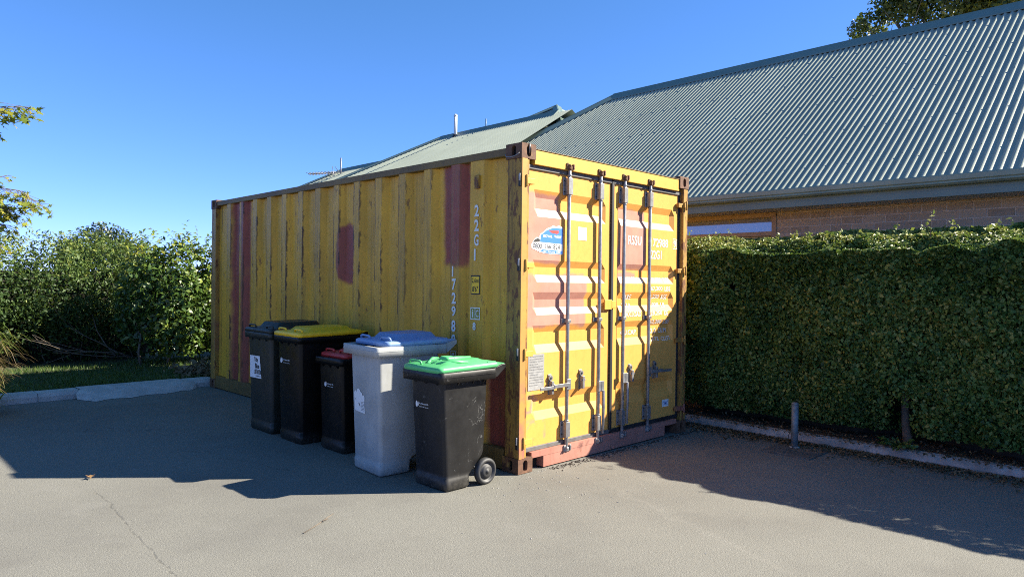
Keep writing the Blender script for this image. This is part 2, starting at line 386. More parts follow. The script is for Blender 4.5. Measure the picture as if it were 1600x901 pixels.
# ------------------------------------------------------------------ ground
def asphalt():
    m = NT('worn_asphalt'); X = m.xyz()
    fine = m.noise(170, 3, .7); sp = m.noise(75, 4, .65); big = m.noise(.55, 5); mid = m.noise(3.2, 5)
    c = m.ramp(fine, [(.28, (.060, .058, .051)), (.47, (.168, .163, .141)), (.60, (.222, .214, .186)), (.78, (.38, .365, .32))])
    c = m.mix(m.math('MULTIPLY', m.step(sp, .5, .72), .4), c, (.085, .082, .076))
    c = m.mix(m.math('MULTIPLY', m.step(big, .42, .66), .28), c, (.10, .097, .09))
    c = m.mix(m.math('MULTIPLY', m.step(mid, .55, .74), .22), c, (.23, .222, .2))
    v1 = m.vor(95); v2 = m.vor(60)
    c = m.mix(m.math('MULTIPLY', m.step(v1, .30, .16), m.math('MULTIPLY', m.step(m.noise(48, 2), .45, .6), .6)), c, (.075, .072, .064))
    c = m.mix(m.math('MULTIPLY', m.step(v2, .20, .12), m.math('MULTIPLY', m.step(m.noise(33, 2), .55, .64), .65)), c, (.42, .405, .36))
    c = m.mix(m.math('MULTIPLY', m.step(m.noise(1.3, 6, .65), .46, .70), .42), c, (.125, .118, .104))
    # a wandering crack and a few hairlines
    def crack(p, q, wdt, amp, fade, sc=2.5):
        (x0, y0), (x1, y1) = p, q; L = math.hypot(x1 - x0, y1 - y0); ux, uy = (x1 - x0) / L, (y1 - y0) / L
        dx = m.math('SUBTRACT', X[0], x0); dy = m.math('SUBTRACT', X[1], y0)
        al = m.math('ADD', m.math('MULTIPLY', dx, ux), m.math('MULTIPLY', dy, uy))
        ac = m.math('SUBTRACT', m.math('MULTIPLY', dy, ux), m.math('MULTIPLY', dx, uy))
        ac = m.math('ABSOLUTE', m.math('ADD', ac, m.math('MULTIPLY', m.math('SUBTRACT', m.noise(sc, 6, .65), .5), amp)))
        k = m.math('MULTIPLY', m.step(ac, wdt * 1.6, wdt * .5), m.math('MULTIPLY', m.step(al, -.1, .15), m.step(al, L + .1, L - .25)))
        return m.math('MULTIPLY', k, m.math('MULTIPLY', fade, m.step(m.noise(22, 4, .7), .38, .56)))
    ck = crack((-2.48, 1.75), (-2.60, -.35), .007, .13, .30)
    ck = m.math('MAXIMUM', ck, crack((-3.3, 5.3), (-1.4, 3.4), .008, .8, .5))
    ck = m.math('MAXIMUM', ck, crack((-1.6, 2.6), (-1.1, .8), .007, .5, .4))
    c = m.mix(ck, c, (.03, .028, .025))
    # pale dried run-off line
    c = m.mix(m.math('MULTIPLY', crack((.3, -.6), (-.6, -3.4), .025, .5, .55), .2), c, (.33, .31, .27))
    m.color(c); m.rough(.88); m.b.inputs['Specular IOR Level'].default_value = .3
    m.bump(m.math('ADD', m.math('ADD', fine, m.math('MULTIPLY', sp, .8)), m.math('MULTIPLY', ck, -1.2)), .55, .006)
    return m.mat
M_ASPH = asphalt()
g = MB(); g.add([(-300, -300, 0), (300, -300, 0), (300, 300, 0), (-300, 300, 0)], [(0, 1, 2, 3)])
tag(g.build('asphalt_ground', M_ASPH), kind='structure')

def concrete(name, c=(.33, .325, .31), dark=.5):
    m = NT(name)
    col = m.mix(m.step(m.noise(5, 6, .65), .35, .7), tuple(x * dark for x in c), c)
    col = m.mix(m.math('MULTIPLY', m.step(m.noise(60, 3), .6, .7), .5), col, (.08, .075, .065))
    m.color(col); m.rough(.85); m.bump(m.noise(45, 5), .4, .006); return m.mat
M_CONC = concrete('weathered_concrete', (.50, .485, .45), .74); M_CONCW = concrete('whitewashed_concrete', (.36, .355, .34), .55)

def kerb_mesh(p0, p1, wdt, h, name, mat, seglen=1.2):
    """kerb with a chamfered front edge, lying to the left of p0->p1, made of short cast lengths"""
    p0, p1 = Vector(p0), Vector(p1); d = p1 - p0; L = d.length; d.normalize(); nrm = Vector((-d.y, d.x, 0))
    mb = MB(); k = 0; s = 0.
    while s < L - 1e-3:
        e = min(s + seglen, L); j = random.uniform(-.004, .004)
        a, b = p0 + d * s, p0 + d * (e - .008)
        prof = [(0, -.05), (.004, h * .62 + j), (.035, h + j), (wdt, h + j + .004), (wdt, -.05)]
        mb.loft([[tuple(q + nrm * o + Vector((0, 0, z))) for o, z in prof] for q in (a, b)], smooth=False)
        s = e
    return mb.build(name, mat)
KL = 6.12
tag(kerb_mesh((-14, KL, 0), (.1, KL, 0), .28, .10, 'kerb', M_CONC), kind='structure')
# concrete apron sloping up to the kerb
ap = MB()
xs = np.linspace(-1.62, -.18, 12)
bot = [(x, KL - .38 + .16 * ((x + 1.62) / 1.44) - .05 * math.sin(i * 1.9) + (.28 if i == 0 else 0) + (.2 if i == 11 else 0), -.004 + .008 * 1) for i, x in enumerate(xs)]
vs = [(x + (.06 if i == 0 else 0) - (.14 if i == 11 else 0), KL + .03, .108) for i, x in enumerate(xs)]; midr = [(x, (b[1] + KL + .03) / 2 - .02, .072) for x, b in zip(xs, bot)]
rows = [bot, midr, vs, [(v[0], KL + .26, .112) for v in vs]]
V = [p for rr in rows for p in rr]; F = [(k * 12 + i, k * 12 + i + 1, (k + 1) * 12 + i + 1, (k + 1) * 12 + i) for k in range(3) for i in range(11)]
ap.add(V, F, smooth=True)
tag(ap.build('concrete_apron', M_CONC), kind='structure')

def soil(name, c=(.045, .033, .022)):
    m = NT(name); m.color(m.ramp(m.noise(9, 6, .7), [(.3, tuple(x * .5 for x in c)), (.7, tuple(x * 1.5 for x in c))])); m.rough(.95); m.bump(m.noise(30, 5), .8, .02); return m.mat
M_SOIL = soil('dark_bed_soil'); M_TURF = soil('turf_soil', (.045, .055, .02))
lw = MB(); lw.box(-60, 7, KL + .275, 60, -.06, .085)
tag(lw.build('lawn', M_TURF), kind='structure')
bed = MB(); bed.box(2.98, 4.55, -14, 2.0, -.05, .07)
tag(bed.build('garden_bed', M_SOIL), kind='structure')
tag(kerb_mesh((2.83, 1.0, 0), (2.86, -14, 0), .11, .075, 'hedge_kerb', M_CONCW, 1.9), kind='structure')

# grass blades on the strip (stuff)
n = 26000
P = np.stack([RNG.uniform(-5.2, 1.2, n), KL + .29 + RNG.uniform(0, 1, n) ** 1.4 * 2.6, np.full(n, .085)], 1)
hgt = RNG.uniform(.02, .075, n) * (1 + .9 * (vnoise(P, 1.1, 3) > .6))
lean = RNG.normal(size=(n, 2)) * .4
wd = RNG.uniform(.003, .006, n); an = RNG.uniform(0, math.pi, n)
A = np.stack([P[:, 0] - wd * np.cos(an), P[:, 1] - wd * np.sin(an), P[:, 2]], 1); B = np.stack([P[:, 0] + wd * np.cos(an), P[:, 1] + wd * np.sin(an), P[:, 2]], 1)
T = P + np.stack([lean[:, 0] * hgt, lean[:, 1] * hgt, hgt], 1)
def tris(name, A, B, T, mat, tint):
    n = len(A); V = np.stack([A, B, T], 1).reshape(-1, 3); me = bpy.data.meshes.new(name); me.vertices.add(3 * n); me.vertices.foreach_set('co', V.ravel())
    me.loops.add(3 * n); me.loops.foreach_set('vertex_index', np.arange(3 * n, dtype=np.int32)); me.polygons.add(n)
    me.polygons.foreach_set('loop_start', np.arange(0, 3 * n, 3, dtype=np.int32)); me.update(calc_edges=True)
    at = me.attributes.new('tint', 'FLOAT', 'FACE'); at.data.foreach_set('value', tint.astype(np.float32)); me.materials.append(mat)
    o = bpy.data.objects.new(name, me); COL.objects.link(o); return o
tag(tris('grass', A, B, T, M_GRASS, RNG.uniform(0, 1, n)), 'short green grass growing on the strip behind the left kerb', 'grass', kind='stuff')

# ------------------------------------------------------------------ shipping container
L_, W_, H_ = 6.058, 2.438, 2.591
box = thing('shipping_container', (0, 0, 0), 'weathered ochre steel shipping container with red overspray patches and four door locking bars', 'container')

def oval(cx, cy, rx, ry, n=20):
    """stadium, long axis vertical"""
    pts = []
    for k in range(n):
        a = 2 * math.pi * k / n
        pts.append((cx + rx * math.cos(a), cy + rx * math.sin(a) + (ry - rx) * (1 if math.sin(a) >= 0 else -1)))
    return pts
def holed_face(mb, P, u0, u1, v0, v1, ov, depth):
    """rectangular face with an oval recess. P(u,v,w): w = depth inwards"""
    n = len(ov); cx = sum(p[0] for p in ov) / n; cy = sum(p[1] for p in ov) / n; outer = []
    for (px, py) in ov:
        dx, dy = px - cx, py - cy
        t = min([((u1 if dx > 0 else u0) - cx) / dx if abs(dx) > 1e-9 else 1e9, ((v1 if dy > 0 else v0) - cy) / dy if abs(dy) > 1e-9 else 1e9])
        outer.append((cx + dx * t, cy + dy * t))
    corners = [(u1, v1), (u0, v1), (u0, v0), (u1, v0)]
    for c in corners:   # snap nearest outer point to the corner
        i = min(range(n), key=lambda k: (outer[k][0] - c[0]) ** 2 + (outer[k][1] - c[1]) ** 2); outer[i] = c
    mb.add([P(a, b, 0) for a, b in outer] + [P(a, b, 0) for a, b in ov], [(i, (i + 1) % n, n + (i + 1) % n, n + i) for i in range(n)], 0)
    mb.add([P(a, b, 0) for a, b in ov] + [P(a, b, depth * .35) for a, b in ov], [(i, (i + 1) % n, n + (i + 1) % n, n + i) for i in range(n)], 0)
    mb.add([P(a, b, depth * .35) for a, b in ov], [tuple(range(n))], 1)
def casting(x0, y0, z0, sx, sy):
    """corner casting; sx, sy = direction of the outward corner"""
    cw, cl, ch = .162, .178, .118; mb = MB()
    xa, xb = (x0, x0 + cw) if sx < 0 else (x0 - cw, x0)
    ya, yb = (y0, y0 + cl) if sy < 0 else (y0 - cl, y0)
    z1 = z0 + ch; xo = xa if sx < 0 else xb; yo = ya if sy < 0 else yb
    xi, yi = (xb if sx < 0 else xa), (yb if sy < 0 else ya)
    holed_face(mb, lambda a, b, w: (a, yo - sy * w, b), xa, xb, z0, z1, oval((xa + xb) / 2, (z0 + z1) / 2, .0255, .043), .08)
    holed_face(mb, lambda a, b, w: (xo - sx * w, a, b), ya, yb, z0, z1, oval((ya + yb) / 2, (z0 + z1) / 2, .0255, .043), .08)
    mb.add([(xi, ya, z0), (xi, yb, z0), (xi, yb, z1), (xi, ya, z1)], [(0, 1, 2, 3)]); mb.add([(xa, yi, z0), (xb, yi, z0), (xb, yi, z1), (xa, yi, z1)], [(0, 1, 2, 3)])
    for z in (z0, z1): mb.add([(xa, ya, z), (xb, ya, z), (xb, yb, z), (xa, yb, z)], [(0, 1, 2, 3)])
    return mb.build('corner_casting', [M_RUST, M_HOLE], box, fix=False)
for cx, sx in ((0, -1), (W_, 1)):
    for cy, sy in ((0, -1), (L_, 1)):
        for cz in (0.004, H_ - .118): casting(cx, cy, cz, sx, sy)
# posts
def post(x0, x1, y0, y1, mat, extra=None):
    mb = MB(); mb.box(x0, x1, y0, y1, .12, H_ - .118)
    return mb.build('corner_post', mat, box, .006)
post(.006, .095, .006, .16, [M_POSTR]); post(W_ - .085, W_ - .006, .006, .16, [M_POSTR])
post(.006, .12, L_ - .14, L_ - .006, [M_FRAME]); post(W_ - .12, W_ - .006, L_ - .14, L_ - .006, [M_FRAME])
# bright strip: door-side J bar of the near post
mb = MB(); mb.box(.004, .062, -.004, .0055, .122, H_ - .12); mb.build('corner_post_front_plate', paint('ochre_post_plate', 2, (.44, .26, .055), (.40, .2, .06), (.36, .13, .1), [(-1, .72, -1, .72, 3.)], .0, .5, None, .08), box)
# rails
for x0, x1 in ((.008, .07), (W_ - .07, W_ - .008)):
    mb = MB(); mb.box(x0, x1, .178, L_ - .178, H_ - .085, H_ - .022); mb.build('top_rail', M_RAIL, box, .006)
    mb = MB(); mb.box(x0, x1, .178, L_ - .178, .012, .172); mb.build('bottom_rail', M_RAIL, box, .004)
mb = MB(); mb.box(.162, W_ - .162, L_ - .075, L_ - .01, H_ - .1, H_ - .02); mb.build('end_rail', M_RAIL, box, .006)
# corrugated side panels
def side_profile():
    """(y, depth) with depth 0 = outer ridge, 1 = recess"""
    st = [(.16, .25), (.18, 1.), (.40, 1.), (.445, 0.), (.615, 0.), (.665, 1.), (.705, 1.), (.755, 0.), (.868, 0.), (.92, 1.)]
    y = 1.198
    while y < 5.85:
        st += [(y - .103, 1.), (y - .055, 0.), (y + .055, 0.), (y + .103, 1.)]; y += .391
    return [s for s in st if s[0] < L_ - .15] + [(L_ - .14, 1.)]
prof = side_profile()
def dent(y, z): return .004 * math.sin(y * 3.1 + z * 2.3) * math.sin(z * 3.7 + y) + .003 * math.sin(y * 11 + z * 5)
def side_panel(x_out, sgn, z0, z1):
    zs = np.linspace(z0, z1, 16); V = []; F = []
    for i, (y, d) in enumerate(prof):
        for z in zs: V.append((x_out + sgn * (.052 * d + dent(y, z) * (.3 + .7 * d)), y, z))
    m = len(zs)
    for i in range(len(prof) - 1):
        for k in range(m - 1): F.append((i * m + k, i * m + k + 1, (i + 1) * m + k + 1, (i + 1) * m + k))
    mb = MB(); mb.add(V, F); return mb.build('side_panel', M_SIDE, box)
sp = side_panel(.014, 1, .172, H_ - .085); side_panel(W_ - .014, -1, .172, H_ - .085)
ve = MB(); ve.box(-.006, .013, .490, .545, 2.275, 2.385); ve.box(-.012, -.006, .497, .538, 2.285, 2.36); ve.build('vent', M_POSTR, sp)
# rear wall and roof
mb = MB(); mb.box(.12, W_ - .12, L_ - .07, L_ - .04, .1, H_ - .1); mb.build('end_panel', M_SIDE, box)
V = []; F = []; ys = np.arange(.05, L_ - .04, .1045 / 2)
for i, y in enumerate(ys):
    zz = H_ - .03 - (.02 if (i // 2) % 2 else 0); V += [(.07, y, zz), (W_ - .07, y, zz)]
    if i: F.append((2 * i - 2, 2 * i - 1, 2 * i + 1, 2 * i))
mb = MB(); mb.add(V, F); mb.build('roof_panel', M_RAIL, box)
# floor underside so that no light leaks below
mb = MB(); mb.box(.07, W_ - .07, .1, L_ - .08, .12, .165); mb.build('floor', M_RAIL, box)
# header and sill
mb = MB(); mb.box(.162, W_ - .162, .012, .10, H_ - .150, H_ - .035); mb.box(.162, W_ - .162, .006, .11, H_ - .0345, H_ - .028, 1); mb.build('door_header', [M_HEAD, M_RAIL], box, .003)
mb = MB(); mb.box(.162, 2.10, .010, .09, .105, .150); mb.box(2.1005, W_ - .162, .010, .09, .105, .150); mb.box(.305, 2.07, .0125, .09, .012, .1048)
mb.box(.162, .30, .085, .0895, .012, .1045, 1); mb.box(2.075, W_ - .162, .085, .0895, .012, .1045, 1); mb.build('door_sill', [M_SILL, M_HOLE], box)  # black plates stand in for shade in the sill pockets

# doors -----------------------------------------------------------------------
ZB = [(2.425, 0), (2.25, 0), (2.19, 1), (2.10, 1), (2.035, 0), (1.685, 0), (1.63, 1), (1.565, 1), (1.505, 0), (1.425, 0), (1.365, 1), (1.30, 1), (1.24, 0), (1.155, 0),
      (1.10, 1), (1.0, 1), (.93, 0), (.60, 0), (.535, 1), (.46, 1), (.39, 0), (.17, 0)]
DY, DD = .052, .027
def door_y(z):
    for (za, a), (zb, b) in zip(ZB, ZB[1:]):
        if zb <= z <= za: return DY + DD * (a + (b - a) * (za - z) / (za - zb))
    return DY
def make_door(x0, x1, mat, bars, handles, side):
    e0, e1 = x0 + .10, x1 - .07
    if side > 0: e0, e1 = x0 + .07, x1 - .09
    st = [(x0, 0), (e0, 0), (e0 + .05, 1), ((e0 + e1) / 2, 1), (e1 - .05, 1), (e1, 0), (x1, 0)]
    V = []; F = []; m = len(ZB)
    for x, gx in st:
        for z, d in ZB: V.append((x, DY + DD * d * gx, z))
    for i in range(len(st) - 1):
        for k in range(m - 1): F.append((i * m + k, i * m + k + 1, (i + 1) * m + k + 1, (i + 1) * m + k))
    mb = MB(); mb.add(V, F); mb.box(x0, x1, .11, .13, .17, 2.425)
    for xa in (x0, x1): mb.add([(xa, DY, .17), (xa, DY, 2.425), (xa, .13, 2.425), (xa, .13, .17)], [(0, 1, 2, 3)])
    d = mb.build('door', mat, box, fix=False)
    # rubber gaskets
    gk = MB(); gk.box(x0 - .004, x1 + .004, DY - .014, DY + .03, 2.405, 2.440); gk.build('gasket', M_GASKETG, d, .004)
    gk = MB(); gk.box(x0 - .004, x1 + .004, DY - .012, DY + .03, .1505, .186); gk.build('gasket', M_GASKETG if side < 0 else M_GASKET, d, .004)
    return d
BAR_Y = .020
def locking_bar(door, x, handle_side, hz=.645, hrot=None):
    mb = MB(); y = BAR_Y
    mb.tube([(x, y, .11), (x, y, 2.475)], .0165, 12)
    # bearing brackets (top, middle, bottom)
    for z0, z1 in ((2.235, 2.385), (.205, .345)):
        mb.box(x - .050, x + .026, DY - .010, DY - .002, z0, z1); mb.box(x - .028, x + .024, y - .022, DY - .011, z0 + .006, z1 - .006)
        for bx in (x - .040, x + .021):
            for bz in (z0 + .03, z1 - .03): mb.lathe([(.006, DY - .016), (.006, DY - .010)], (bx, 0, bz), 'y', 8, 1)
    mb.box(x - .052, x + .028, DY - .012, DY - .003, 1.165, 1.205); mb.box(x - .022, x + .021, y - .021, DY - .0125, 1.172, 1.198)
    mb.lathe([(.021, 2.225), (.021, 2.235)], (x, y, 0), 'z', 12); mb.lathe([(.021, .345), (.021, .356)], (x, y, 0), 'z', 12); mb.lathe([(.020, 2.395), (.020, 2.412)], (x, y, 0), 'z', 12)
    # cams and keepers on header and sill
    for zc, s in ((2.468, 1), (.118, -1)):
        k = 2 if s > 0 else 0
        mb.lathe([(.020, zc - .026), (.025, zc - .018), (.025, zc + .006), (.017, zc + .014), (.012, zc + .020)], (x, y, 0), 'z', 12, k)
        mb.prism([(x - .046, y - .012), (x - .030, y - .038), (x - .016, y - .028), (x - .024, y + .004), (x - .040, y + .010)], 'z', zc - .016, zc + .020, k)
        mb.prism([(x + .022, y - .030), (x + .038, y - .028), (x + .044, y - .006), (x + .030, y + .004), (x + .020, y - .010)], 'z', zc - .010, zc + .026, k)
        mb.box(x - .050, x - .026, .000, .0115, zc - .026, zc + .032, k); mb.box(x + .024, x + .044, .001, .0115, zc - .022, zc + .028, k)
        mb.lathe([(.007, y - .048), (.007, y - .020)], (x - .030, 0, zc + .006), 'y', 8, k)
    b = mb.build('locking_bar', [M_GALV, M_BLACKT, M_RUST], door, .002)
    return b
def handle(door, x, direction, z, hang=False):
    mb = MB(); y = BAR_Y
    mb.box(x - .024, x + .024, y - .026, y - .0175, z - .045, z + .045)           # hub plate on the bar
    if hang:
        mb.box(x + .018, x + .05, y - .030, y - .018, z - .045, z + .045)
        mb.tube([(x + .036, y - .032, z - .04), (x + .04, y - .03, z - .2), (x + .034, y - .03, z - .42)], [.013, .015, .012], 6)
    else:
        mb.box(min(x, x + direction * .20), max(x, x + direction * .20), y - .040, y - .027, z - .014, z + .016)
        mb.box(min(x + direction * .18, x + direction * .36), max(x + direction * .18, x + direction * .36), y - .036, y - .026, z - .020, z + .006)
    return mb.build('handle', M_GALV, door, .002)
def catch(door, x, z):
    mb = MB(); mb.box(x - .02, x + .02, DY - .006, DY - .001, z - .085, z + .085)
    mb.lathe([(.024, DY - .022), (.024, DY - .006)], (x, 0, z + .055), 'y', 12); mb.lathe([(.010, DY - .026), (.010, DY - .022)], (x, 0, z + .055), 'y', 8, 1)
    mb.box(x - .012, x + .014, DY - .045, DY - .006, z - .075, z + .030); mb.box(x - .020, x + .034, DY - .038, DY - .020, z - .012, z + .006)
    return mb.build('handle_catch', [M_GALV, M_BLACKT], door, .003)
dl = make_door(.095, 1.200, M_DOORL, None, None, -1); dr = make_door(1.240, 2.343, M_DOORR, None, None, 1)
for x in (.592, 1.015): locking_bar(dl, x, -1)
for x in (1.371, 1.780): locking_bar(dr, x, 1)
handle(dl, .592, -1, .655); handle(dl, 1.015, 0, .60, True); catch(dl, .405, .665); catch(dl, .80, .675)
handle(dr, 1.371, 0, .64, True); handle(dr, 1.780, 1, .665); catch(dr, 1.52, .67); catch(dr, 1.92, .67)
mb = MB(); mb.box(1.202, 1.238, DY - .018, DY + .05, .16, 2.43); mb.build('gasket', M_GASKET, dr, .006)
mb = MB(); mb.box(2.318, 2.350, DY - .006, DY + .06, .16, 2.43); mb.build('gasket', M_GASKET, dr, .004)
mb = MB(); mb.box(.0965, .112, DY - .006, DY + .02, .16, 2.43); mb.build('gasket', M_GASKET, dl, .004)
mb = MB(); mb.box(1.10, 1.20, DY - .030, DY - .019, 1.27, 1.36); mb.box(1.201, 1.26, DY - .032, DY - .019, 1.28, 1.35); mb.build('seam_latch', M_HEAD, dl, .003)
for z in (2.30, 1.64, .94, .245):   # hinges
    for s in (-1, 1):
        mb = MB()
        if s < 0:
            mb.box(.066, .155, -.0005, DY - .004, z - .022, z + .022); mb.tube([(.052, -.010, z - .045), (.052, -.010, z + .045)], .010, 10)
            mb.box(-.008, .0035, .004, .028, z - .05, z + .04, 1); mb.tube([(-.010, .012, z - .01), (-.010, .012, z + .05)], .007, 8, 2)
            mb.build('hinge', [M_HEAD, M_BLACKT, M_GALV], dl, .003)
        else:
            mb.box(2.275, 2.352, .012, DY - .008, z - .022, z + .022); mb.box(2.3525, 2.372, -.010, DY - .02, z - .022, z + .022); mb.tube([(2.386, -.008, z - .045), (2.386, -.008, z + .045)], .010, 10)
            mb.build('hinge', [M_FRAME], dr, .003)

# writing and stickers on the doors
def on_door(u, v, off=.0022): return (u, door_y(v) - off, v)
def flat_door(off): return lambda u, v: (u, DY - off, v)
def card(parent, name, pts, off, mat, thick=.001):
    mb = MB(); n = len(pts)
    mb.add([(a, DY - off, b) for a, b in pts] + [(a, DY - off + thick, b) for a, b in pts], [tuple(range(n)), tuple(range(n, 2 * n))[::-1]] + [(i, (i + 1) % n, n + (i + 1) % n, n + i) for i in range(n)])
    return mb.build(name, mat, parent, fix=False)
SX = .045   # parallax: painted marks sit on the door plane, not on the post plane
torn = [(.175, 1.775), (.172, 1.81), (.20, 1.845), (.235, 1.87), (.25, 1.862), (.275, 1.895), (.31, 1.915), (.345, 1.94), (.38, 1.955), (.405, 1.96), (.42, 1.973), (.47, 1.968), (.505, 1.978), (.545, 1.966), (.553, 1.955),
        (.555, 1.75), (.545, 1.738), (.42, 1.738), (.33, 1.742), (.27, 1.75), (.225, 1.764)]
st_ = card(dl, 'torn_sticker', torn, .0025, M_WHITEP)
card(st_, 'blue_panel', [(.275, 1.85), (.285, 1.892), (.31, 1.905), (.35, 1.93), (.40, 1.946), (.43, 1.955), (.548, 1.955), (.548, 1.826), (.27, 1.832)], .0035, M_BLUE).parent = dl
card(dl, 'blue_strip', [(.27, 1.762), (.30, 1.772), (.548, 1.768), (.548, 1.742), (.33, 1.745)], .0035, M_BLUE)
card(dl, 'dark_panel', [(.19, 1.826), (.205, 1.845), (.245, 1.862), (.27, 1.85), (.268, 1.832)], .0035, M_BLACKT)
card(dl, 'red_panel', [(.375, 1.93), (.41, 1.912), (.48, 1.906), (.50, 1.918), (.495, 1.936), (.43, 1.934)], .0042, M_REDT)
merge_text('sticker_lettering', [('0800 266 824', (.190, .515, 1.780, 1.819), flat_door(.0045))], M_BLACKT, dl, .0)
merge_text('sticker_lettering', [('ROYAL WOLF', (.31, .53, 1.872, 1.893), flat_door(.0045)), ('NEW ZEALAND WIDE', (.31, .52, 1.749, 1.762), flat_door(.0045))], M_WHITEP, dl)
card(dl, 'white_sticker', [(.755, 1.872), (.752, 1.985), (.865, 1.982), (.866, 1.872)], .0025, M_WHITEP)
merge_text('lettering', [('RSSU', (1.475, 1.685, 1.868, 1.955), on_door), ('172988', (1.842, 2.145, 1.866, 1.948), on_door), ('9', (2.245, 2.29, 1.872, 1.945), on_door), ('22G1', (1.842, 2.03, 1.748, 1.832), on_door)], M_WHITE, dr)
mk = MB()
for a0, a1, b0, b1 in ((2.232, 2.303, 1.955, 1.960), (2.232, 2.303, 1.857, 1.862), (2.232, 2.2365, 1.862, 1.955), (2.2985, 2.303, 1.862, 1.955)): mk.add([(a0, DY - .0022, b0), (a1, DY - .0022, b0), (a1, DY - .0022, b1), (a0, DY - .0022, b1)], [(0, 1, 2, 3)])
mk.build('check_digit_frame', M_WHITE, dr, fix=False)
lines = [('MAX.GROSS', '30,480 KGS', 1.515, .052), ('', '67,200 LBS', 1.435, .046), ('TARE', '2,230 KGS', 1.355, .046), ('TARA', '4,920 LB', 1.275, .046), ('MAX.LOAD', '28,250 KG', 1.195, .046), ('', '62,280 LBS', 1.110, .046), ('CU.CAP.', '33.2 CU.M', 1.025, .046), ('', '1,172 CU.FT', .945, .04)]
it = []
for a, b, z, h in lines:
    if a: it.append((a, (1.41, 1.41 + .036 * len(a), z, z + h), on_door))
    it.append((b, (1.855, 1.855 + .034 * len(b), z, z + h), on_door))
merge_text('lettering', it, M_WHITE, dr)
card(dr, 'small_label', [(2.075, .285), (2.075, .355), (2.19, .355), (2.19, .285)], .0025, M_WHITEP)
merge_text('label_lettering', [('CIMC', (2.09, 2.175, .302, .338), flat_door(.0035))], M_BLUE, dr)
card(dl, 'data_plate', [(.150, .635), (.150, .925), (.338, .925), (.338, .635)], .004, M_PLATE)
pl = MB()
for k in range(12):
    z = .905 - k * .021; x1 = .325 - (.06 if k % 4 == 3 else 0.)
    if k == 6: pl.add([(.152, DY - .0055, z), (.336, DY - .0055, z), (.336, DY - .0055, z + .002), (.152, DY - .0055, z + .002)], [(0, 1, 2, 3)]); continue
    xx = .168
    while xx < x1:
        w_ = random.uniform(.006, .02); pl.add([(xx, DY - .0055, z), (min(xx + w_, x1), DY - .0055, z), (min(xx + w_, x1), DY - .0055, z + .005), (xx, DY - .0055, z + .005)], [(0, 1, 2, 3)]); xx += w_ + .006
pl.build('plate_print', M_PLATET, dl, fix=False)
# marks on the long side (u runs towards -y)
def on_side(off): return lambda u_, v: (.014 - off, -u_, v)
it = []
for k, ch in enumerate('22G1'):
    z = 2.045 - k * .122; it.append((ch, (-.555, -.500 if ch != '1' else -.535, z, z + .098), on_side(.006)))
for ch, z0, z1 in (('1', 1.545, 1.636), ('7', 1.428, 1.528), ('2', 1.312, 1.410), ('9', 1.205, 1.293), ('8', 1.072, 1.172), ('8', .952, 1.050)):
    it.append((ch, (-.838, -.783 if ch != '1' else -.82, z0, z1), on_side(.006)))
it.append(('8', (-.562, -.524, 1.100, 1.166), on_side(.006)))
it.append(('9', (-.832, -.790, .822, .892), on_side(.006)))
merge_text('lettering', it, M_WHITE, sp, .03)
def scard(name, y0, y1, z0, z1, off, mat):
    mb = MB(); mb.add([(.014 - off, y0, z0), (.014 - off, y1, z0), (.014 - off, y1, z1), (.014 - off, y0, z1)], [(0, 1, 2, 3)]); return mb.build(name, mat, sp, fix=False)
mk = MB()
for a0, a1, b0, b1 in ((.776, .846, .903, .908), (.776, .846, .806, .811), (.776, .781, .811, .903), (.841, .846, .811, .903)): mk.add([(.008, a0, b0), (.008, a1, b0), (.008, a1, b1), (.008, a0, b1)], [(0, 1, 2, 3)])
mk.build('check_digit_frame', M_WHITE, sp, fix=False)
scard('height_plate', .478, .590, 1.398, 1.556, .005, M_BLACKT); scard('height_plate_face', .486, .582, 1.408, 1.546, .006, M_YELP)
merge_text('plate_lettering', [('2,6m', (-.577, -.492, 1.488, 1.534), on_side(.007)), ("8'6\"", (-.570, -.500, 1.42, 1.466), on_side(.007))], M_BLACKT, sp)
scard('emblem', .474, .592, 1.188, 1.290, .005, M_WHITE)
mk = MB()
for a0, a1 in ((.538, .584), (.482, .530)): mk.add([(.008, a0, 1.197), (.008, a1, 1.197), (.008, a1, 1.281), (.008, a0, 1.281)], [(0, 1, 2, 3)])
mk.build('emblem_panel', paint('emblem_panel_paint', 1, (.30, .34, .045, .085), (.25, .17, .035), REDP, [], .2, .2), sp, fix=False)
merge_text('emblem_lettering', [('i', (-.570, -.553, 1.207, 1.272), on_side(.0075)), ('C', (-.524, -.489, 1.210, 1.270), on_side(.0075))], M_WHITE, sp)
# wire loop through the near top casting
mb = MB(); c0 = Vector((-.008, .09, H_ - .06))
mb.tube([c0 + Vector((-.006 - .02 * math.sin(q), .075 * math.cos(q), -.05 - .03 * math.sin(q) + .03)) for q in np.linspace(0, math.pi, 10)], .003, 6)
mb.build('wire_loop', M_GALV, box); mb = MB()
mb.tube([(.085, -.006, H_ + .004), (.075, -.012, H_ - .03), (.078, -.008, H_ - .075)], .004, 6)
mb.build('wire_loop', M_GALV, box)

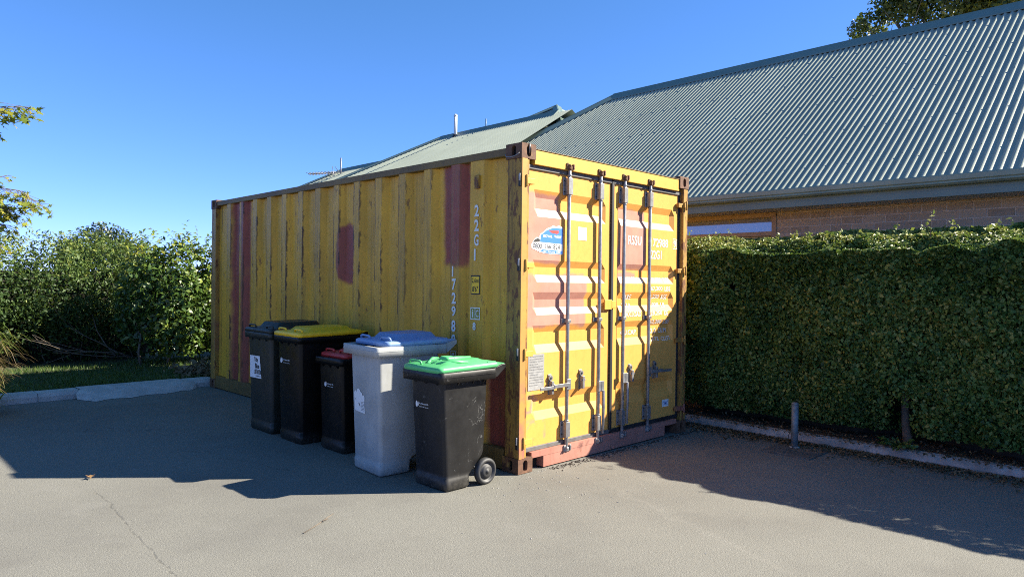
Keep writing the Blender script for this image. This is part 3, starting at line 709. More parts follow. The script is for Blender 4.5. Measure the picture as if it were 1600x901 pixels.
# ------------------------------------------------------------------ wheelie bins
def make_bin(loc, rz, label, Wd, D, H, m_body, m_rim, m_lid, base_w, base_d, lid_in=.0, ribs=False, dome=.05, lid_over=False, wheels=True, group='wheelie bins beside the container', fo=.055, bulky=False):
    """front faces -x, origin on the ground under the middle of the rim; D = rim depth"""
    t = thing('wheelie_bin', (*loc, 0), label, 'bin', rz, group)
    xf, xb = -D / 2, D / 2
    bd = .03 if not bulky else .048                                 # rim overhang
    wh = .21
    rings = []
    zt = H - .05
    def ring(z, back=None, grow=0.):
        k = z / zt; hw = (base_w / 2) * (1 - k) + (Wd / 2 - bd) * k + grow
        x0 = (xf + fo) * (1 - k) + (xf + bd) * k - grow
        x1 = (x0 + base_d + grow) if back is None else back
        full = (xb - bd - .035) * (1 - k) + (xb - bd) * k
        return rrect(x0, min(x1, full) if back is None else back, -hw, hw, .032, z)
    full = lambda z: (xb - bd - .035) * (1 - z / zt) + (xb - bd) * z / zt
    cut = xf + fo + base_d * .58
    rings = [ring(.006, cut - .01), ring(.02, cut, .006), ring(.085, cut, .006), ring(.092, cut + .005), ring(.12, cut + .03), ring(.165, cut + (full(.2) - cut) * .55), ring(.215, full(.215) - .012), ring(.25, full(.25)), ring(zt * .5, full(zt * .5)), ring(zt * .86, full(zt * .86)), ring(zt, full(zt))]
    mb = MB(); mb.loft(rings, True, False)
    # step below the rim and gussets
    for yy in (-Wd * .27, -Wd * .0, Wd * .27):
        mb.prism([(xf + .004, zt + .002), (xf + bd + .012, zt + .002), (xf + bd + .012, zt - .055)], 'y', yy - .011, yy + .011)
    for xx in (xf + D * .36, xf + D * .62, xf + D * .82):
        for s in (-1, 1):
            ya = s * (Wd / 2 - .004); yb_ = s * (Wd / 2 - bd - .012)
            mb.prism([(ya, zt + .002), (yb_, zt + .002), (yb_, zt - .07)], 'x', xx - .005, xx + .005)
    body = mb.build('body', m_body, t)
    # rim collar
    mb = MB()
    o = [rrect(xf, xb, -Wd / 2, Wd / 2, .03, z) for z in (H - (.075 if bulky else .062), H - .004)]; o += [rrect(xf + .004, xb - .004, -Wd / 2 + .004, Wd / 2 - .004, .028, H)]
    o += [rrect(xf + .03, xb - .03, -Wd / 2 + .03, Wd / 2 - .03, .025, H), rrect(xf + .035, xb - .035, -Wd / 2 + .035, Wd / 2 - .035, .025, H - .07)]
    o = [rrect(xf + .012, xb - .012, -Wd / 2 + .012, Wd / 2 - .012, .028, H - (.0755 if bulky else .0625))] + o
    mb.loft(o, False, False)
    # seam line around the collar
    mb.loft([rrect(xf - .003, xb + .003, -Wd / 2 - .003, Wd / 2 + .003, .032, z) for z in (H - .036, H - .031)], True, True, smooth=False)
    mb.build('rim', m_rim, t)
    # handle bar at the back and hinge ears
    mb = MB(); hx, hz = xb + .085, H + .010
    for s in (-1, 1):
        yy = s * (Wd / 2 - .03)
        mb.prism([(xb - .03, H - .06), (xb + .01, H - .07), (hx + .015, hz - .012), (hx + .012, hz + .016), (hx - .02, hz + .014), (xb - .02, H)], 'y', yy - .014, yy + .014)
    mb.tube([(hx, -Wd / 2 + .02, hz), (hx, Wd / 2 - .02, hz)], .014, 10)
    mb.build('handle', m_rim, t, .003)
    # lid
    mb = MB(); lx0, lx1 = xf + lid_in, xb + .03; lw = Wd / 2 - (.012 if not lid_over else -.004)
    z0 = H + .002
    fr = [rrect(lx0, lx1, -lw, lw, .035, z0), rrect(lx0, lx1, -lw, lw, .035, z0 + .030), rrect(lx0 + .014, lx1 - .006, -lw + .014, lw - .014, .032, z0 + .040),
          rrect(lx0 + .12, lx1 - .07, -lw + .075, lw - .075, .04, z0 + .046), rrect(lx0 + .155, lx1 - .10, -lw + .105, lw - .105, .04, z0 + .046 + dome)]
    # lid sags to the front a little
    fr = [[(x, y, z - .010 * (1 - (x - lx0) / (lx1 - lx0)) + .004) for x, y, z in rg] for rg in fr]
    mb.loft(fr, True, True)
    zc = z0 + .046
    for s in (-1, 1):                                              # hinge arms to the handle bar
        yy = s * (lw - .06); mb.prism([(lx1 - .08, z0 + .006), (hx + .016, hz - .012), (hx + .014, hz + .020), (lx1 - .10, z0 + .046)], 'y', yy - .04, yy + .04)
    if ribs:
        for s in (-1, 0, 1):
            a = Vector((lx0 + .10, s * .05, zc - .006)); b = Vector((lx0 + .30, s * (lw - .05), zc + .006))
            if s == 0: b = Vector((lx1 - .1, 0, zc + dome))
            mb.tube([a, (a + b) / 2 + Vector((0, 0, .012)), b], [.010, .02, .010], 6)
        mb.loft([rrect(lx0 + .19, lx0 + .30, -.06, .06, .03, zc + dome - .002), rrect(lx0 + .21, lx0 + .28, -.04, .04, .02, zc + dome + .022)], True, True)
    lid = mb.build('lid', m_lid, t, 0)
    for s in (-1, 1):                                              # two lifting loops
        mb = MB()
        if lid_over or not ribs:
            yy = s * (lw - .10)
            mb.tube([(lx0 + .05, yy - .07, zc - .008), (lx0 + .046, yy - .066, zc + .009), (lx0 + .045, yy - .05, zc + .014), (lx0 + .045, yy + .05, zc + .014), (lx0 + .046, yy + .066, zc + .009), (lx0 + .05, yy + .07, zc - .008)], .0085, 8)
        else:
            if s < 0: continue
            yy = lw - .11
            mb.tube([(lx0 + .04, yy - .07, zc - .012), (lx0 + .036, yy - .066, zc + .009), (lx0 + .035, yy - .05, zc + .014), (lx0 + .035, yy + .05, zc + .014), (lx0 + .036, yy + .066, zc + .009), (lx0 + .04, yy + .07, zc - .012)], .0085, 8)
        mb.build('lid_grip', m_lid, lid)
    if wheels:
        wr = .098; wx = full(.12) - .005
        mb = MB(); mb.tube([(wx, -Wd / 2 + .02, wr), (wx, Wd / 2 - .02, wr)], .011, 8); mb.build('axle', M_GALV, t)
        for s in (-1, 1):
            mb = MB(); c = (wx, s * (Wd / 2 - .035), wr)
            p = [(.05, -.024), (wr - .012, -.026), (wr, -.016), (wr, .014), (wr - .012, .026), (wr - .026, .024), (wr - .030, .012), (.052, .008), (.048, .022), (.03, .026), (.012, .028), (.011, .034), (.0005, .034)]
            mb.lathe([(a, s * b) for a, b in p], c, 'y', 36); mb.build('wheel', M_TYRE, t)
    return t, xf, body

def front_place(xf, H, bd, fo, off=.003):
    """maps (u to the viewer's right, z) on the sloping front face; u -> -y"""
    zt = H - .05
    def pl(u_, z): return ((xf + fo) * (1 - z / zt) + (xf + bd) * z / zt - off, -u_, z)
    return pl
def emblem(t, xf, H, u0, z0, s=1., fo=.055, bd=.03):
    """small white crest with two lines of print"""
    pl = front_place(xf, H, bd, fo, .004); mb = MB()
    for pts in ([(0, .012), (.012, 0), (.026, .004), (.03, .03), (.022, .052), (.012, .058), (.004, .045), (0, .03)], [(.031, .016), (.040, .012), (.044, .03), (.040, .05), (.033, .055), (.032, .03)]):
        mb.add([pl(u0 + a * s, z0 + b * s) for a, b in pts], [tuple(range(len(pts)))])
    e = mb.build('crest', M_WHITEP, t, fix=False)
    merge_text('crest_lettering', [('Pu Manoak Ri', (u0 + .052 * s, u0 + .185 * s, z0 + .030 * s, z0 + .044 * s), pl), ('a e we ne Tumeneu', (u0 + .052 * s, u0 + .185 * s, z0 + .004 * s, z0 + .014 * s), pl)], M_WHITEP, t)

# green-lidded, nearest
bg_, xf, _ = make_bin((-.53, .205), R(0), 'scuffed black wheelie bin with bright green lid, nearest the container doors', .47, .54, .86, M_BLACKS, M_BLACKS, M_LGREEN, .36, .39, .0, True, .018, fo=.10, bulky=True)
emblem(bg_, xf, .86, -.13, .58, .8, .10, .048)
bb, xfb, bbody = make_bin((-.565, .85), R(-4), 'faded pale grey wheelie bin with blue lid and torn white sticker', .54, .66, 1.0, M_GREYB, M_GREYB, M_LBLUE, .41, .47, .10, False, .04, fo=.085, bulky=True)
br_, xfr, _ = make_bin((-.46, 1.66), R(0), 'small black wheelie bin with red lid, between yellow and blue lidded bins', .455, .50, .825, M_BLACK, M_BLACK, M_LRED, .38, .40, .05, False, .02)
emblem(br_, xfr, .825, -.10, .56, .8)
by, xfy, _ = make_bin((-.49, 2.235), R(0), 'glossy black wheelie bin with yellow lid, beside the dark green bin', .50, .64, .985, M_BLACK, M_BLACK, M_LYEL, .40, .46, .0, False, .03, True)
emblem(by, xfy, .985, -.16, .72, .95)
bd_, xfd, _ = make_bin((-.49, 2.84), R(0), 'dark green wheelie bin with matching lid and white printed notice on its front', .57, .64, .985, M_DGREEN, M_DGREEN, M_DGREEN, .46, .47, .0, False, .05, True)
# printed notice on the dark green bin
pl = front_place(xfd, .985, .03, .055, .004); pl2 = front_place(xfd, .985, .03, .055, .0055); pl3 = front_place(xfd, .985, .03, .055, .007)
def sheet(name, pts, plc, mat, parent):
    mb = MB(); mb.add([plc(a, b) for a, b in pts], [tuple(range(len(pts)))]); return mb.build(name, mat, parent, fix=False)
n0, n1, z0, z1 = -.215, .035, .52, .745
sheet('notice', [(n0, z0), (n0 + .005, z1 - .004), (n1 - .03, z1), (n1, z0 + .004)], pl, M_WHITEP, bd_)
sheet('notice_bar', [(n0 + .10, .562), (n0 + .10, .60), (n1 - .012, .602), (n1 - .01, .565)], pl2, M_BLACKT, bd_)
merge_text('notice_lettering', [('Tidy', (-.118, -.030, .674, .728), pl2), ('Bins', (-.098, -.005, .618, .668), pl2), ('rubbish removal', (-.10, .01, .603, .611), pl2), ('www.tidybins.co.nz', (-.09, .018, .535, .550), pl2)], M_BLACKT, bd_, .035)
merge_text('notice_number', [('Ph 332 0272', (-.108, .012, .570, .595), pl3)], M_WHITEP, bd_)
# torn sticker on the grey bin
plb = front_place(xfb, 1.0, .048, .085, .004); plb2 = front_place(xfb, 1.0, .048, .085, .0055)
sheet('torn_sticker', [(-.165, .475), (-.17, .61), (-.15, .632), (-.135, .618), (-.115, .645), (-.085, .648), (-.065, .625), (-.045, .618), (-.03, .595), (-.012, .606), (-.003, .59), (-.008, .53), (-.004, .46), (-.06, .462), (-.14, .468)], plb, M_WHITEP, bb)
for pts in ([(-.10, .535), (-.085, .532), (-.072, .512), (-.08, .508), (-.09, .52)], [(-.155, .56), (-.15, .57), (-.148, .555)]):
    mb = MB(); mb.add([plb2(a, b) for a, b in pts], [tuple(range(len(pts)))]); mb.build('sticker_tear', M_PLATET, bb, fix=False)
mb = MB()
for k in range(7):
    z = .48 + k * .011; mb.add([plb2(-.06, z), plb2(-.015, z), plb2(-.015, z + .003), plb2(-.06, z + .003)], [(0, 1, 2, 3)])
mb.build('sticker_print', M_PLATET, bb, fix=False)

# ------------------------------------------------------------------ house
M_ROOF = NT('grey_green_roof_steel')
_sh = M_ROOF.n('ShaderNodeTexWhiteNoise', noise_dimensions='1D'); M_ROOF.put(_sh.inputs['W'], M_ROOF.math('FLOOR', M_ROOF.math('DIVIDE', M_ROOF.xyz()[1], .815)))
_c = M_ROOF.mix(M_ROOF.step(M_ROOF.noise(.8, 5), .3, .7), (.255, .285, .235), (.30, .33, .27))
_c = M_ROOF.mix(M_ROOF.math('MULTIPLY', _sh.outputs[0], .35), _c, (.22, .25, .205))
M_ROOF.color(M_ROOF.mix(M_ROOF.math('MULTIPLY', M_ROOF.step(M_ROOF.noise(1., 6, .65, M_ROOF.scaled((.8, 9, .8))), .5, .75), .3), _c, (.16, .16, .125))); M_ROOF.rough(.5); M_ROOF.b.inputs['Specular IOR Level'].default_value = .18; M_ROOF = M_ROOF.mat
M_TRIM = simple('blue_grey_trim_paint', (.125, .18, .15), .45, var=.15, nscale=2)
M_GUT = simple('grey_green_gutter_paint', (.20, .25, .19), .45, var=.2, nscale=2)
def brick():
    m = NT('tan_brick'); X = m.xyz()
    cb = m.n('ShaderNodeCombineXYZ'); m.put(cb.inputs[0], m.math('ADD', X[0], X[1])); m.put(cb.inputs[1], X[2])
    wv = m.n('ShaderNodeVectorMath', operation='ADD'); m.put(wv.inputs[0], cb.outputs[0])
    nz = m.n('ShaderNodeTexNoise'); m.put(nz.inputs['Vector'], m.obj()); nz.inputs['Scale'].default_value = 18
    sc = m.n('ShaderNodeVectorMath', operation='SCALE'); m.put(sc.inputs[0], nz.outputs['Color']); sc.inputs['Scale'].default_value = .012
    m.put(wv.inputs[1], sc.outputs[0])
    bt = m.n('ShaderNodeTexBrick'); m.put(bt.inputs['Vector'], wv.outputs[0]); bt.inputs['Scale'].default_value = 1.
    bt.inputs['Brick Width'].default_value = .24; bt.inputs['Row Height'].default_value = .086; bt.inputs['Mortar Size'].default_value = .0065; bt.inputs['Mortar Smooth'].default_value = .25
    bt.inputs['Color1'].default_value = (.50, .385, .245, 1); bt.inputs['Color2'].default_value = (.34, .26, .165, 1); bt.inputs['Mortar'].default_value = (.58, .49, .37, 1); bt.offset = .5
    c = m.mix(m.math('MULTIPLY', m.step(m.noise(22, 5), .4, .7), .5), bt.outputs['Color'], (.44, .37, .29))
    m.color(c); m.rough(.85)
    m.bump(m.math('ADD', m.math('MULTIPLY', bt.outputs['Fac'], -1.), m.math('MULTIPLY', m.noise(60, 4), .3)), .6, .008); return m.mat
M_BRICK = brick()
M_TIMBER = simple('varnished_timber', (.40, .28, .17), .5, var=.3, nscale=8)
M_GLASS = NT('window_glass'); M_GLASS.color((.22, .24, .25)); M_GLASS.rough(.05); M_GLASS.b.inputs['Specular IOR Level'].default_value = 1.; M_GLASS.b.inputs['IOR'].default_value = 1.9; M_GLASS = M_GLASS.mat

house = thing('brick_house', (4.6, -2, 0), 'low tan brick house with corrugated grey green hipped roof behind the hedge', 'house')
HO = Vector((4.6, -2, 0))
def hpart(mb, name, mats, bevel=0, fix=True):
    mb.v = [tuple(Vector(p) - HO) for p in mb.v]; return mb.build(name, mats, house, bevel, fix)
def corrugated(name, x_e, z_e, x_r, z_r, y0, y1, lo=lambda y: 0., hi=lambda y: 1., pitch=.0815, amp=.0130, per=10, mats=None, extra=True):
    """sheet rising from eave (x_e,z_e) to ridge (x_r,z_r), corrugations run up the slope"""
    dx, dz = x_r - x_e, z_r - z_e; Ls = math.hypot(dx, dz); nx, nz = -dz / Ls, dx / Ls
    if nz < 0: nx, nz = -nx, -nz
    N = int((y1 - y0) / pitch * per); V = []; F = []
    for i in range(N + 1):
        y = y0 + (y1 - y0) * i / N; a = amp * math.sin(2 * math.pi * y / pitch); h0, h1 = lo(y), max(hi(y), lo(y) + 1e-4)
        for s in (h0, h1): V.append((x_e + dx * s + nx * a, y, z_e + dz * s + nz * a))
        if i: F.append((2 * i - 2, 2 * i - 1, 2 * i + 1, 2 * i))
    mb = MB(); mb.add(V, F, smooth=True); return hpart(mb, name, M_ROOF, fix=False)
XE, ZE, XR, ZR = 4.1, 2.615, 8.0, 5.45
TH = math.tan(R(36))
RY = 5.15; RUN = XR - XE
roofA = corrugated('roof', XE - .03, ZE - .01, XR, ZR, -15 * 1.0, RY + RUN, hi=lambda y: 1. if y < RY else max(0., 1 - (y - RY) / RUN))
# back slope and hip end
mb = MB(); mb.add([(XR, -15, ZR), (XR, RY, ZR), (XR + RUN, RY + RUN, ZE), (XR + RUN, -15, ZE)], [(0, 1, 2, 3)]); mb.add([(XR, RY, ZR), (XR + RUN, RY + RUN, ZE), (XE, RY + RUN, ZE)], [(0, 1, 2)]); hpart(mb, 'roof_back_slope', M_ROOF)
# screws in rows
mb = MB()
for k, s in enumerate((.12, .32, .52, .72, .9)):
    for j in range(int((RY + 7) / .0815 / 3)):
        y = (round(-7 / .0815) + j * 3 + (k % 2)) * .0815 + .0815 * .25
        if y > RY + RUN * (1 - s): continue
        px, pz = XE + (XR - XE) * s, ZE + (ZR - ZE) * s; mb.box(px - .012, px + .004, y - .006, y + .006, pz + .010, pz + .026)
hpart(mb, 'roof_screws', M_TRIM)
# ridge and hip capping
mb = MB()
def cap(a, b, wd=.19, rr=.024, down=TH):
    a, b = Vector(a), Vector(b); d = (b - a).normalized(); sd = Vector((d.y, -d.x, 0)).normalized()
    rings = []
    for p in (a, b):
        rings.append([tuple(p + sd * o + Vector((0, 0, z))) for o, z in ((-wd, -wd * down + .03), (-.03, .035), (-.015, .055), (.015, .055), (.03, .035), (wd, -wd * down + .03), (wd, -wd * down + .015), (0, .015), (-wd, -wd * down + .015))])
    mb.loft(rings, smooth=False)
cap((XR, -15, ZR), (XR, RY + .03, ZR)); cap((XR, RY, ZR), (XE, RY + RUN, ZE), down=.5)
hpart(mb, 'ridge_cap', M_TRIM)
# gutter, fascia, soffit
mb = MB(); Y0, Y1 = -15, RY + RUN
prof_g = [(XE + .04, ZE + .002), (XE - .075, ZE + .006), (XE - .085, ZE - .006), (XE - .080, ZE - .05), (XE - .066, ZE - .062), (XE - .070, ZE - .078), (XE - .045, ZE - .096), (XE + .0, ZE - .100), (XE + .04, ZE - .096)]
mb.loft([[(x, y, z) for x, z in prof_g] for y in (Y0, Y1)], smooth=False); hpart(mb, 'gutter', M_GUT)
mb = MB(); mb.box(XE + .042, XE + .062, Y0, Y1, ZE - .20, ZE - .012); mb.box(XE + .030, XE + .0415, Y0, Y1, ZE - .198, ZE - .135); hpart(mb, 'fascia', M_TRIM)
mb = MB(); mb.box(XE + .063, 4.615, Y0, Y1, ZE - .19, ZE - .178); hpart(mb, 'soffit', simple('pale_soffit_board', (.62, .60, .54), .7, var=.1))  # soffit is out of view, made pale to bounce light onto the bricks
# walls
WX0, WX1 = 4.62, XR + RUN - .5; YW = RY + RUN - .5; ZT = ZE - .1905
WY0, WY1, WZ0, WZ1 = .13, 1.95, 1.30, 2.424
def brickbox(x0, x1, y0, y1, z0, z1): mbw.box(x0, x1, y0, y1, z0, z1)
mbw = MB(); brickbox(WX0, WX0 + .11, -15, WY0, -.05, ZT); brickbox(WX0, WX0 + .11, WY1, YW, -.05, ZT); brickbox(WX0, WX0 + .11, WY0, WY1, -.05, WZ0)
brickbox(WX0, WX1, YW, YW + .11, -.05, ZT); brickbox(WX1 - .11, WX1, -15, YW, -.05, ZT)
hpart(mbw, 'wall', M_BRICK)
mb = MB(); mb.box(WX0 - .012, WX0 + .05, WY0 - .06, WY0, WZ0, WZ1); mb.box(WX0 - .012, WX0 + .05, WY1, WY1 + .06, WZ0, WZ1); mb.box(WX0 - .014, WX0 + .05, WY0 - .06, WY1 + .06, WZ1 - .062, WZ1 - .001); mb.box(WX0 - .02, WX0 + .05, WY0 - .06, WY1 + .06, WZ0 - .05, WZ0)
mb.box(WX0 - .006, WX0 + .04, WY0 + .0, WY1, 2.13, 2.185)
wf = hpart(mb, 'window', M_TIMBER, .003)
mb = MB(); mb.prism([(WX0 + .0, WZ0), (WX0 + .006, WZ0), (WX0 + .062, WZ1 - .06), (WX0 + .056, WZ1 - .06)], 'y', WY0, WY1); mb.v = [tuple(Vector(p) - HO) for p in mb.v]; mb.build('pane', M_GLASS, wf)
# rear wings of the house
BX, BZ = 7.85, 5.32; BXE, BZE = 3.9, 5.32 - (7.85 - 3.9) * math.tan(R(31))
BL, B2L = 10.73, 15.69
B2Z = 4.99
kB = (BX - BXE)
# wing B: ridge y 7.0..10.73, hip on the left down towards the lower wing
corrugated('roof', BXE, BZE, BX, BZ, 6.2, 14.2, hi=lambda y: 1. if y < BL else max(.0, 1 - (y - BL) / 4.2), per=8)
corrugated('roof', 5.4, B2Z - (BX - 5.4) * math.tan(R(31)), BX, B2Z, 10.0, 18.3, hi=lambda y: 1. if y < B2L else max(0., 1 - (y - B2L) / 2.6), per=8)
mb = MB()
cap((BX, 6.6, BZ), (BX, BL, BZ)); cap((BX, BL, BZ), (BX - kB * .5, BL + 2.1, BZ - (BZ - BZE) * .5), .13, down=.4); cap((BX, 12.0, B2Z), (BX, B2L, B2Z)); cap((BX, B2L, B2Z), (6.3, B2L + 1.68, B2Z - 1.55 * math.tan(R(31))), .12, down=.4)
hpart(mb, 'ridge_cap', M_TRIM)
mb = MB(); mb.add([(BX, 6.2, BZ), (BX, BL, BZ), (BX + 4, BL + 4, BZ - 2.4), (BX + 4, 6.2, BZ - 2.4)], [(0, 1, 2, 3)]); mb.add([(BX, BL, BZ), (BXE, BL + 4.2, BZE), (BX + 4, BL + 4, BZ - 2.4)], [(0, 1, 2)])
mb.add([(BX, 10, B2Z), (BX, B2L, B2Z), (BX + 3, B2L + 2.4, B2Z - 1.8), (BX + 3, 10, B2Z - 1.8)], [(0, 1, 2, 3)]); hpart(mb, 'roof_back_slope', M_ROOF)
mb = MB(); mb.box(5.9, 11.3, RY + RUN - .38, 17.6, -.05, 2.9); hpart(mb, 'rear_wall', M_BRICK)
# small raised hip behind the main ridge
AP = Vector((8.75, 7.456, 5.76)); hb = 1.4; dz = hb * .62
mb = MB(); q = [(AP.x - hb, AP.y - hb), (AP.x + hb, AP.y - hb), (AP.x + hb, AP.y + hb), (AP.x - hb, AP.y + hb)]
mb.add([tuple(AP)] + [(a, b, AP.z - dz) for a, b in q], [(0, 1, 2), (0, 2, 3), (0, 3, 4), (0, 4, 1)]); hpart(mb, 'raised_roof', M_ROOF)
mb = MB()
for a, b in (q[0], q[3]): cap(tuple(AP), (a, b, AP.z - dz), .11, down=.35)
hpart(mb, 'ridge_cap', M_TRIM)
M_PIPE = simple('white_vent_pipe', (.62, .62, .60), .5, var=.1)
mb = MB(); mb.tube([(BX - .1, 10.05, BZ - .25), (BX - .1, 10.05, 5.76)], .045, 10); mb.lathe([(.05, 5.76), (.05, 5.80), (.01, 5.83)], (BX - .1, 10.05, 0), 'z', 10); mb.lathe([(.11, BZ - .13), (.06, BZ - .02)], (BX - .1, 10.05, 0), 'z', 10, 1); hpart(mb, 'vent_pipe', [M_PIPE, M_BLACKT])
mb = MB(); mb.tube([(BX, 9.0, BZ - .05), (BX, 9.0, 5.56)], .014, 6); hpart(mb, 'flue', M_TRIM)
ae = thing('tv_aerial', (BX - .35, 15.2, 4.72), 'silver television aerial on a short mast above the rear roof', 'aerial')
mb = MB(); mb.tube([(0, 0, -.12), (0, 0, .56)], .022, 6); mb.tube([(0, 0, .05), (.25, -.1, -.2)], .012, 6); mb.build('mast', M_GALV, ae)
mb = MB(); bdir = Vector((-.25, 1.55, .07)); mb.tube([Vector((0, 0, .12)) - bdir * .12, Vector((0, 0, .12)) + bdir], .014, 6)
for k in range(9):
    p = Vector((0, 0, .12)) + bdir * (.18 + .095 * k); mb.tube([p + Vector((-.16, -.03, .02)), p + Vector((.16, .03, -.02))], .009, 5); mb.box(p.x - .02, p.x + .02, p.y - .02, p.y + .02, p.z - .03, p.z + .03)
mb.tube([(-.15, .15, .0), (-.05, .42, .34)], .01, 5); mb.tube([(.15, .15, .0), (.05, .42, .34)], .01, 5); mb.tube([(-.15, .15, 0), (.15, .15, 0)], .01, 5)
mb.build('aerial_array', M_GALV, ae)

# ------------------------------------------------------------------ vegetation
def branchy(mb, p, d, L, rad, depth, spread=.5, up=.15, seg=4):
    pts = [Vector(p)]; d = Vector(d).normalized()
    for k in range(seg):
        d = (d + Vector([random.gauss(0, .16) for _ in range(3)]) + Vector((0, 0, up * .3))).normalized(); pts.append(pts[-1] + d * L / seg)
    mb.tube(pts, [rad * (1 - .55 * k / seg) for k in range(seg + 1)], 6)
    tips = [pts[-1]]
    if depth:
        for _ in range(random.choice((2, 3))):
            q = pts[random.randint(2, seg)]; nd = (d + Vector([random.gauss(0, spread) for _ in range(3)])).normalized()
            tips += branchy(mb, q, nd, L * random.uniform(.55, .8), rad * .5, depth - 1, spread, up, seg)
    return tips

# right hedge: clipped small-leaf hedge
hedge = thing('hedge', (3.3, -1.5, 0), 'clipped dark green small leaved hedge in front of the brick house', 'hedge')
HX = Vector((3.3, -1.5, 0))
def hedge_front(y, z):
    P = np.stack([np.zeros_like(y), y, z], 1)
    return 2.93 + .20 * (vnoise(P, 1.7, 5) - .5) + .17 * (vnoise(P, 4.3, 6) - .5) + .07 * (vnoise(P, 11., 7) - .5) + .30 * np.clip((.55 - z) / .5, 0, 1) ** 1.5 - .05 * np.clip(z - 1.0, 0, 1)
def hedge_top(x, y):
    P = np.stack([x, y, np.zeros_like(y)], 1)
    return 2.02 - .17 * np.clip((3.26 + .25 * (vnoise(P, 2.3, 14) - .5) - x) / .36, 0, 1) ** 1.4 + .08 * (vnoise(P, 1.6, 8) - .5) + .09 * (vnoise(P, 5., 9) - .5)
def hedge_leaves(n, y0, y1, size, name):
    k = int(n * .60)
    y = RNG.uniform(y0, y1, k); z = RNG.uniform(.16, 2.04, k); d = RNG.exponential(.085, k)
    x = hedge_front(y, z) + d - .02
    Pf = np.stack([x, y, z], 1); keep = (vnoise(Pf, 4.2, 21) + .25 * vnoise(Pf, 11, 22) > .16) & (z < hedge_top(x, y))
    hollow = np.exp(-((y + 1.80) / .17) ** 2 - (np.clip(z - .30, 0, 9) / .30) ** 2); keep &= ~((RNG.uniform(0, .75, len(y)) + .35 * (vnoise(Pf, 7, 4) - .5) < hollow) & (x < 3.42))
    keep &= RNG.uniform(0, 1, k) < np.clip((z + .12) / .5, .35, 1)
    Pf = Pf[keep]; Bf = np.tile([-1., -.25, .35], (len(Pf), 1))
    k2 = n - k
    x = 2.86 + 1.09 * RNG.uniform(0, 1, k2) ** 1.7; y = RNG.uniform(y0, y1, k2); z = hedge_top(x, y) - RNG.exponential(.06, k2) + .01
    Pt = np.stack([x, y, z], 1); keep = vnoise(Pt, 6, 31) > .22; Pt = Pt[keep]; Bt = np.tile([-.3, -.3, 1.], (len(Pt), 1))
    P = np.concatenate([Pf, Pt]); B = np.concatenate([Bf, Bt])
    # rounded left end
    e = P[:, 1] > y1 - .25
    tint = np.clip(.36 + .5 * vnoise(P, 2.2, 33) + RNG.normal(0, .26, len(P)) - .1 + .42 * np.clip((P[:, 2] - 1.82) / .15, 0, 1), 0, 1)  # leaves near the top tinted lighter, sunlight put into their colour
    return P, B, tint
P1, B1, t1 = hedge_leaves(200000, -3.4, .42, .04, 'a'); P2, B2, t2 = hedge_leaves(52000, -7.2, -3.4, .05, 'b')
# left end face
k = 9000; x = RNG.uniform(2.9, 3.9, k); z = RNG.uniform(.2, 2.0, k); y = .42 + .08 * RNG.normal(size=k) * .6 + .1 * (vnoise(np.stack([x, np.zeros(k), z], 1), 3, 2) - .5)
P3 = np.stack([x, y, z], 1); B3 = np.tile([-.3, 1., .3], (k, 1)); t3 = RNG.uniform(.1, .7, k)
k = 1800; P4 = np.stack([RNG.uniform(3.36, 3.62, k), RNG.uniform(-2.15, -1.45, k), RNG.uniform(.12, .8, k)], 1); B4 = np.tile([-1., 0, .3], (k, 1))
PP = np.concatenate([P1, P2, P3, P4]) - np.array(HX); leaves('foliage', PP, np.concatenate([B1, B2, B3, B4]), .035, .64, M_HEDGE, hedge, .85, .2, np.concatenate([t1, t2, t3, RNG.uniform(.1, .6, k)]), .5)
# young shoots above the clipped top
sp_ = []; mbt = MB()
for k in range(46):
    x, y = random.uniform(2.9, 3.5), random.uniform(-3.3, .4); h = random.choice((.04, .05, .06, .07, .10)); z = 1.99
    if k == 0: x, y, h = 3.0, -2.05, .17
    lx, ly = random.uniform(-.06, .06), random.uniform(-.08, .08)
    if k == 0: mbt.tube([(x, y, z - .05), (x + lx * .5, y + ly * .5, z + h * .6), (x + lx, y + ly, z + h)], .003, 4)
    for j in range(5): q = (j + 1) / 5; sp_.append((x + lx * q + random.uniform(-.025, .025), y + ly * q + random.uniform(-.025, .025), z + h * q))
leaves('shoot_foliage', np.array(sp_) - np.array(HX), np.tile([-.3, -.3, 1.], (len(sp_), 1)), .042, .6, M_HEDGE, hedge, .9, 0, RNG.uniform(.75, 1, len(sp_)))
def hbuild(name, mat=M_BARK):
    global mbt
    mbt.v = [tuple(Vector(p) - HX) for p in mbt.v]; mbt.build(name, mat, hedge, fix=False); mbt = MB()
hbuild('shoot_stems')
for y, x in ((-1.80, 3.28), (-.62, 3.55), (.05, 3.5), (-2.75, 3.52), (-3.9, 3.5), (-5.2, 3.5)):
    mbt.tube([(x - .01, y - .03, .02), (x, y, .25), (x + .01, y + .01, .5), (x, y + .02, .8)], [.048, .036, .034, .032] if y == -1.80 else [.03, .026, .024, .02], 8)
    for _ in range(6): branchy(mbt, (x, y, .72), (random.uniform(.0, .5), random.gauss(0, .6), 1), random.uniform(.5, .8), .012, 1, .4, .2)
    if y != -1.80: hbuild('trunk')
    else:
        branchy(mbt, (3.25, -1.78, .55), (-.1, .5, .6), .45, .010, 1, .5, .2); branchy(mbt, (3.25, -1.82, .5), (-.2, -.4, .9), .4, .009, 1, .5, .2); hbuild('trunk', M_TWIG)
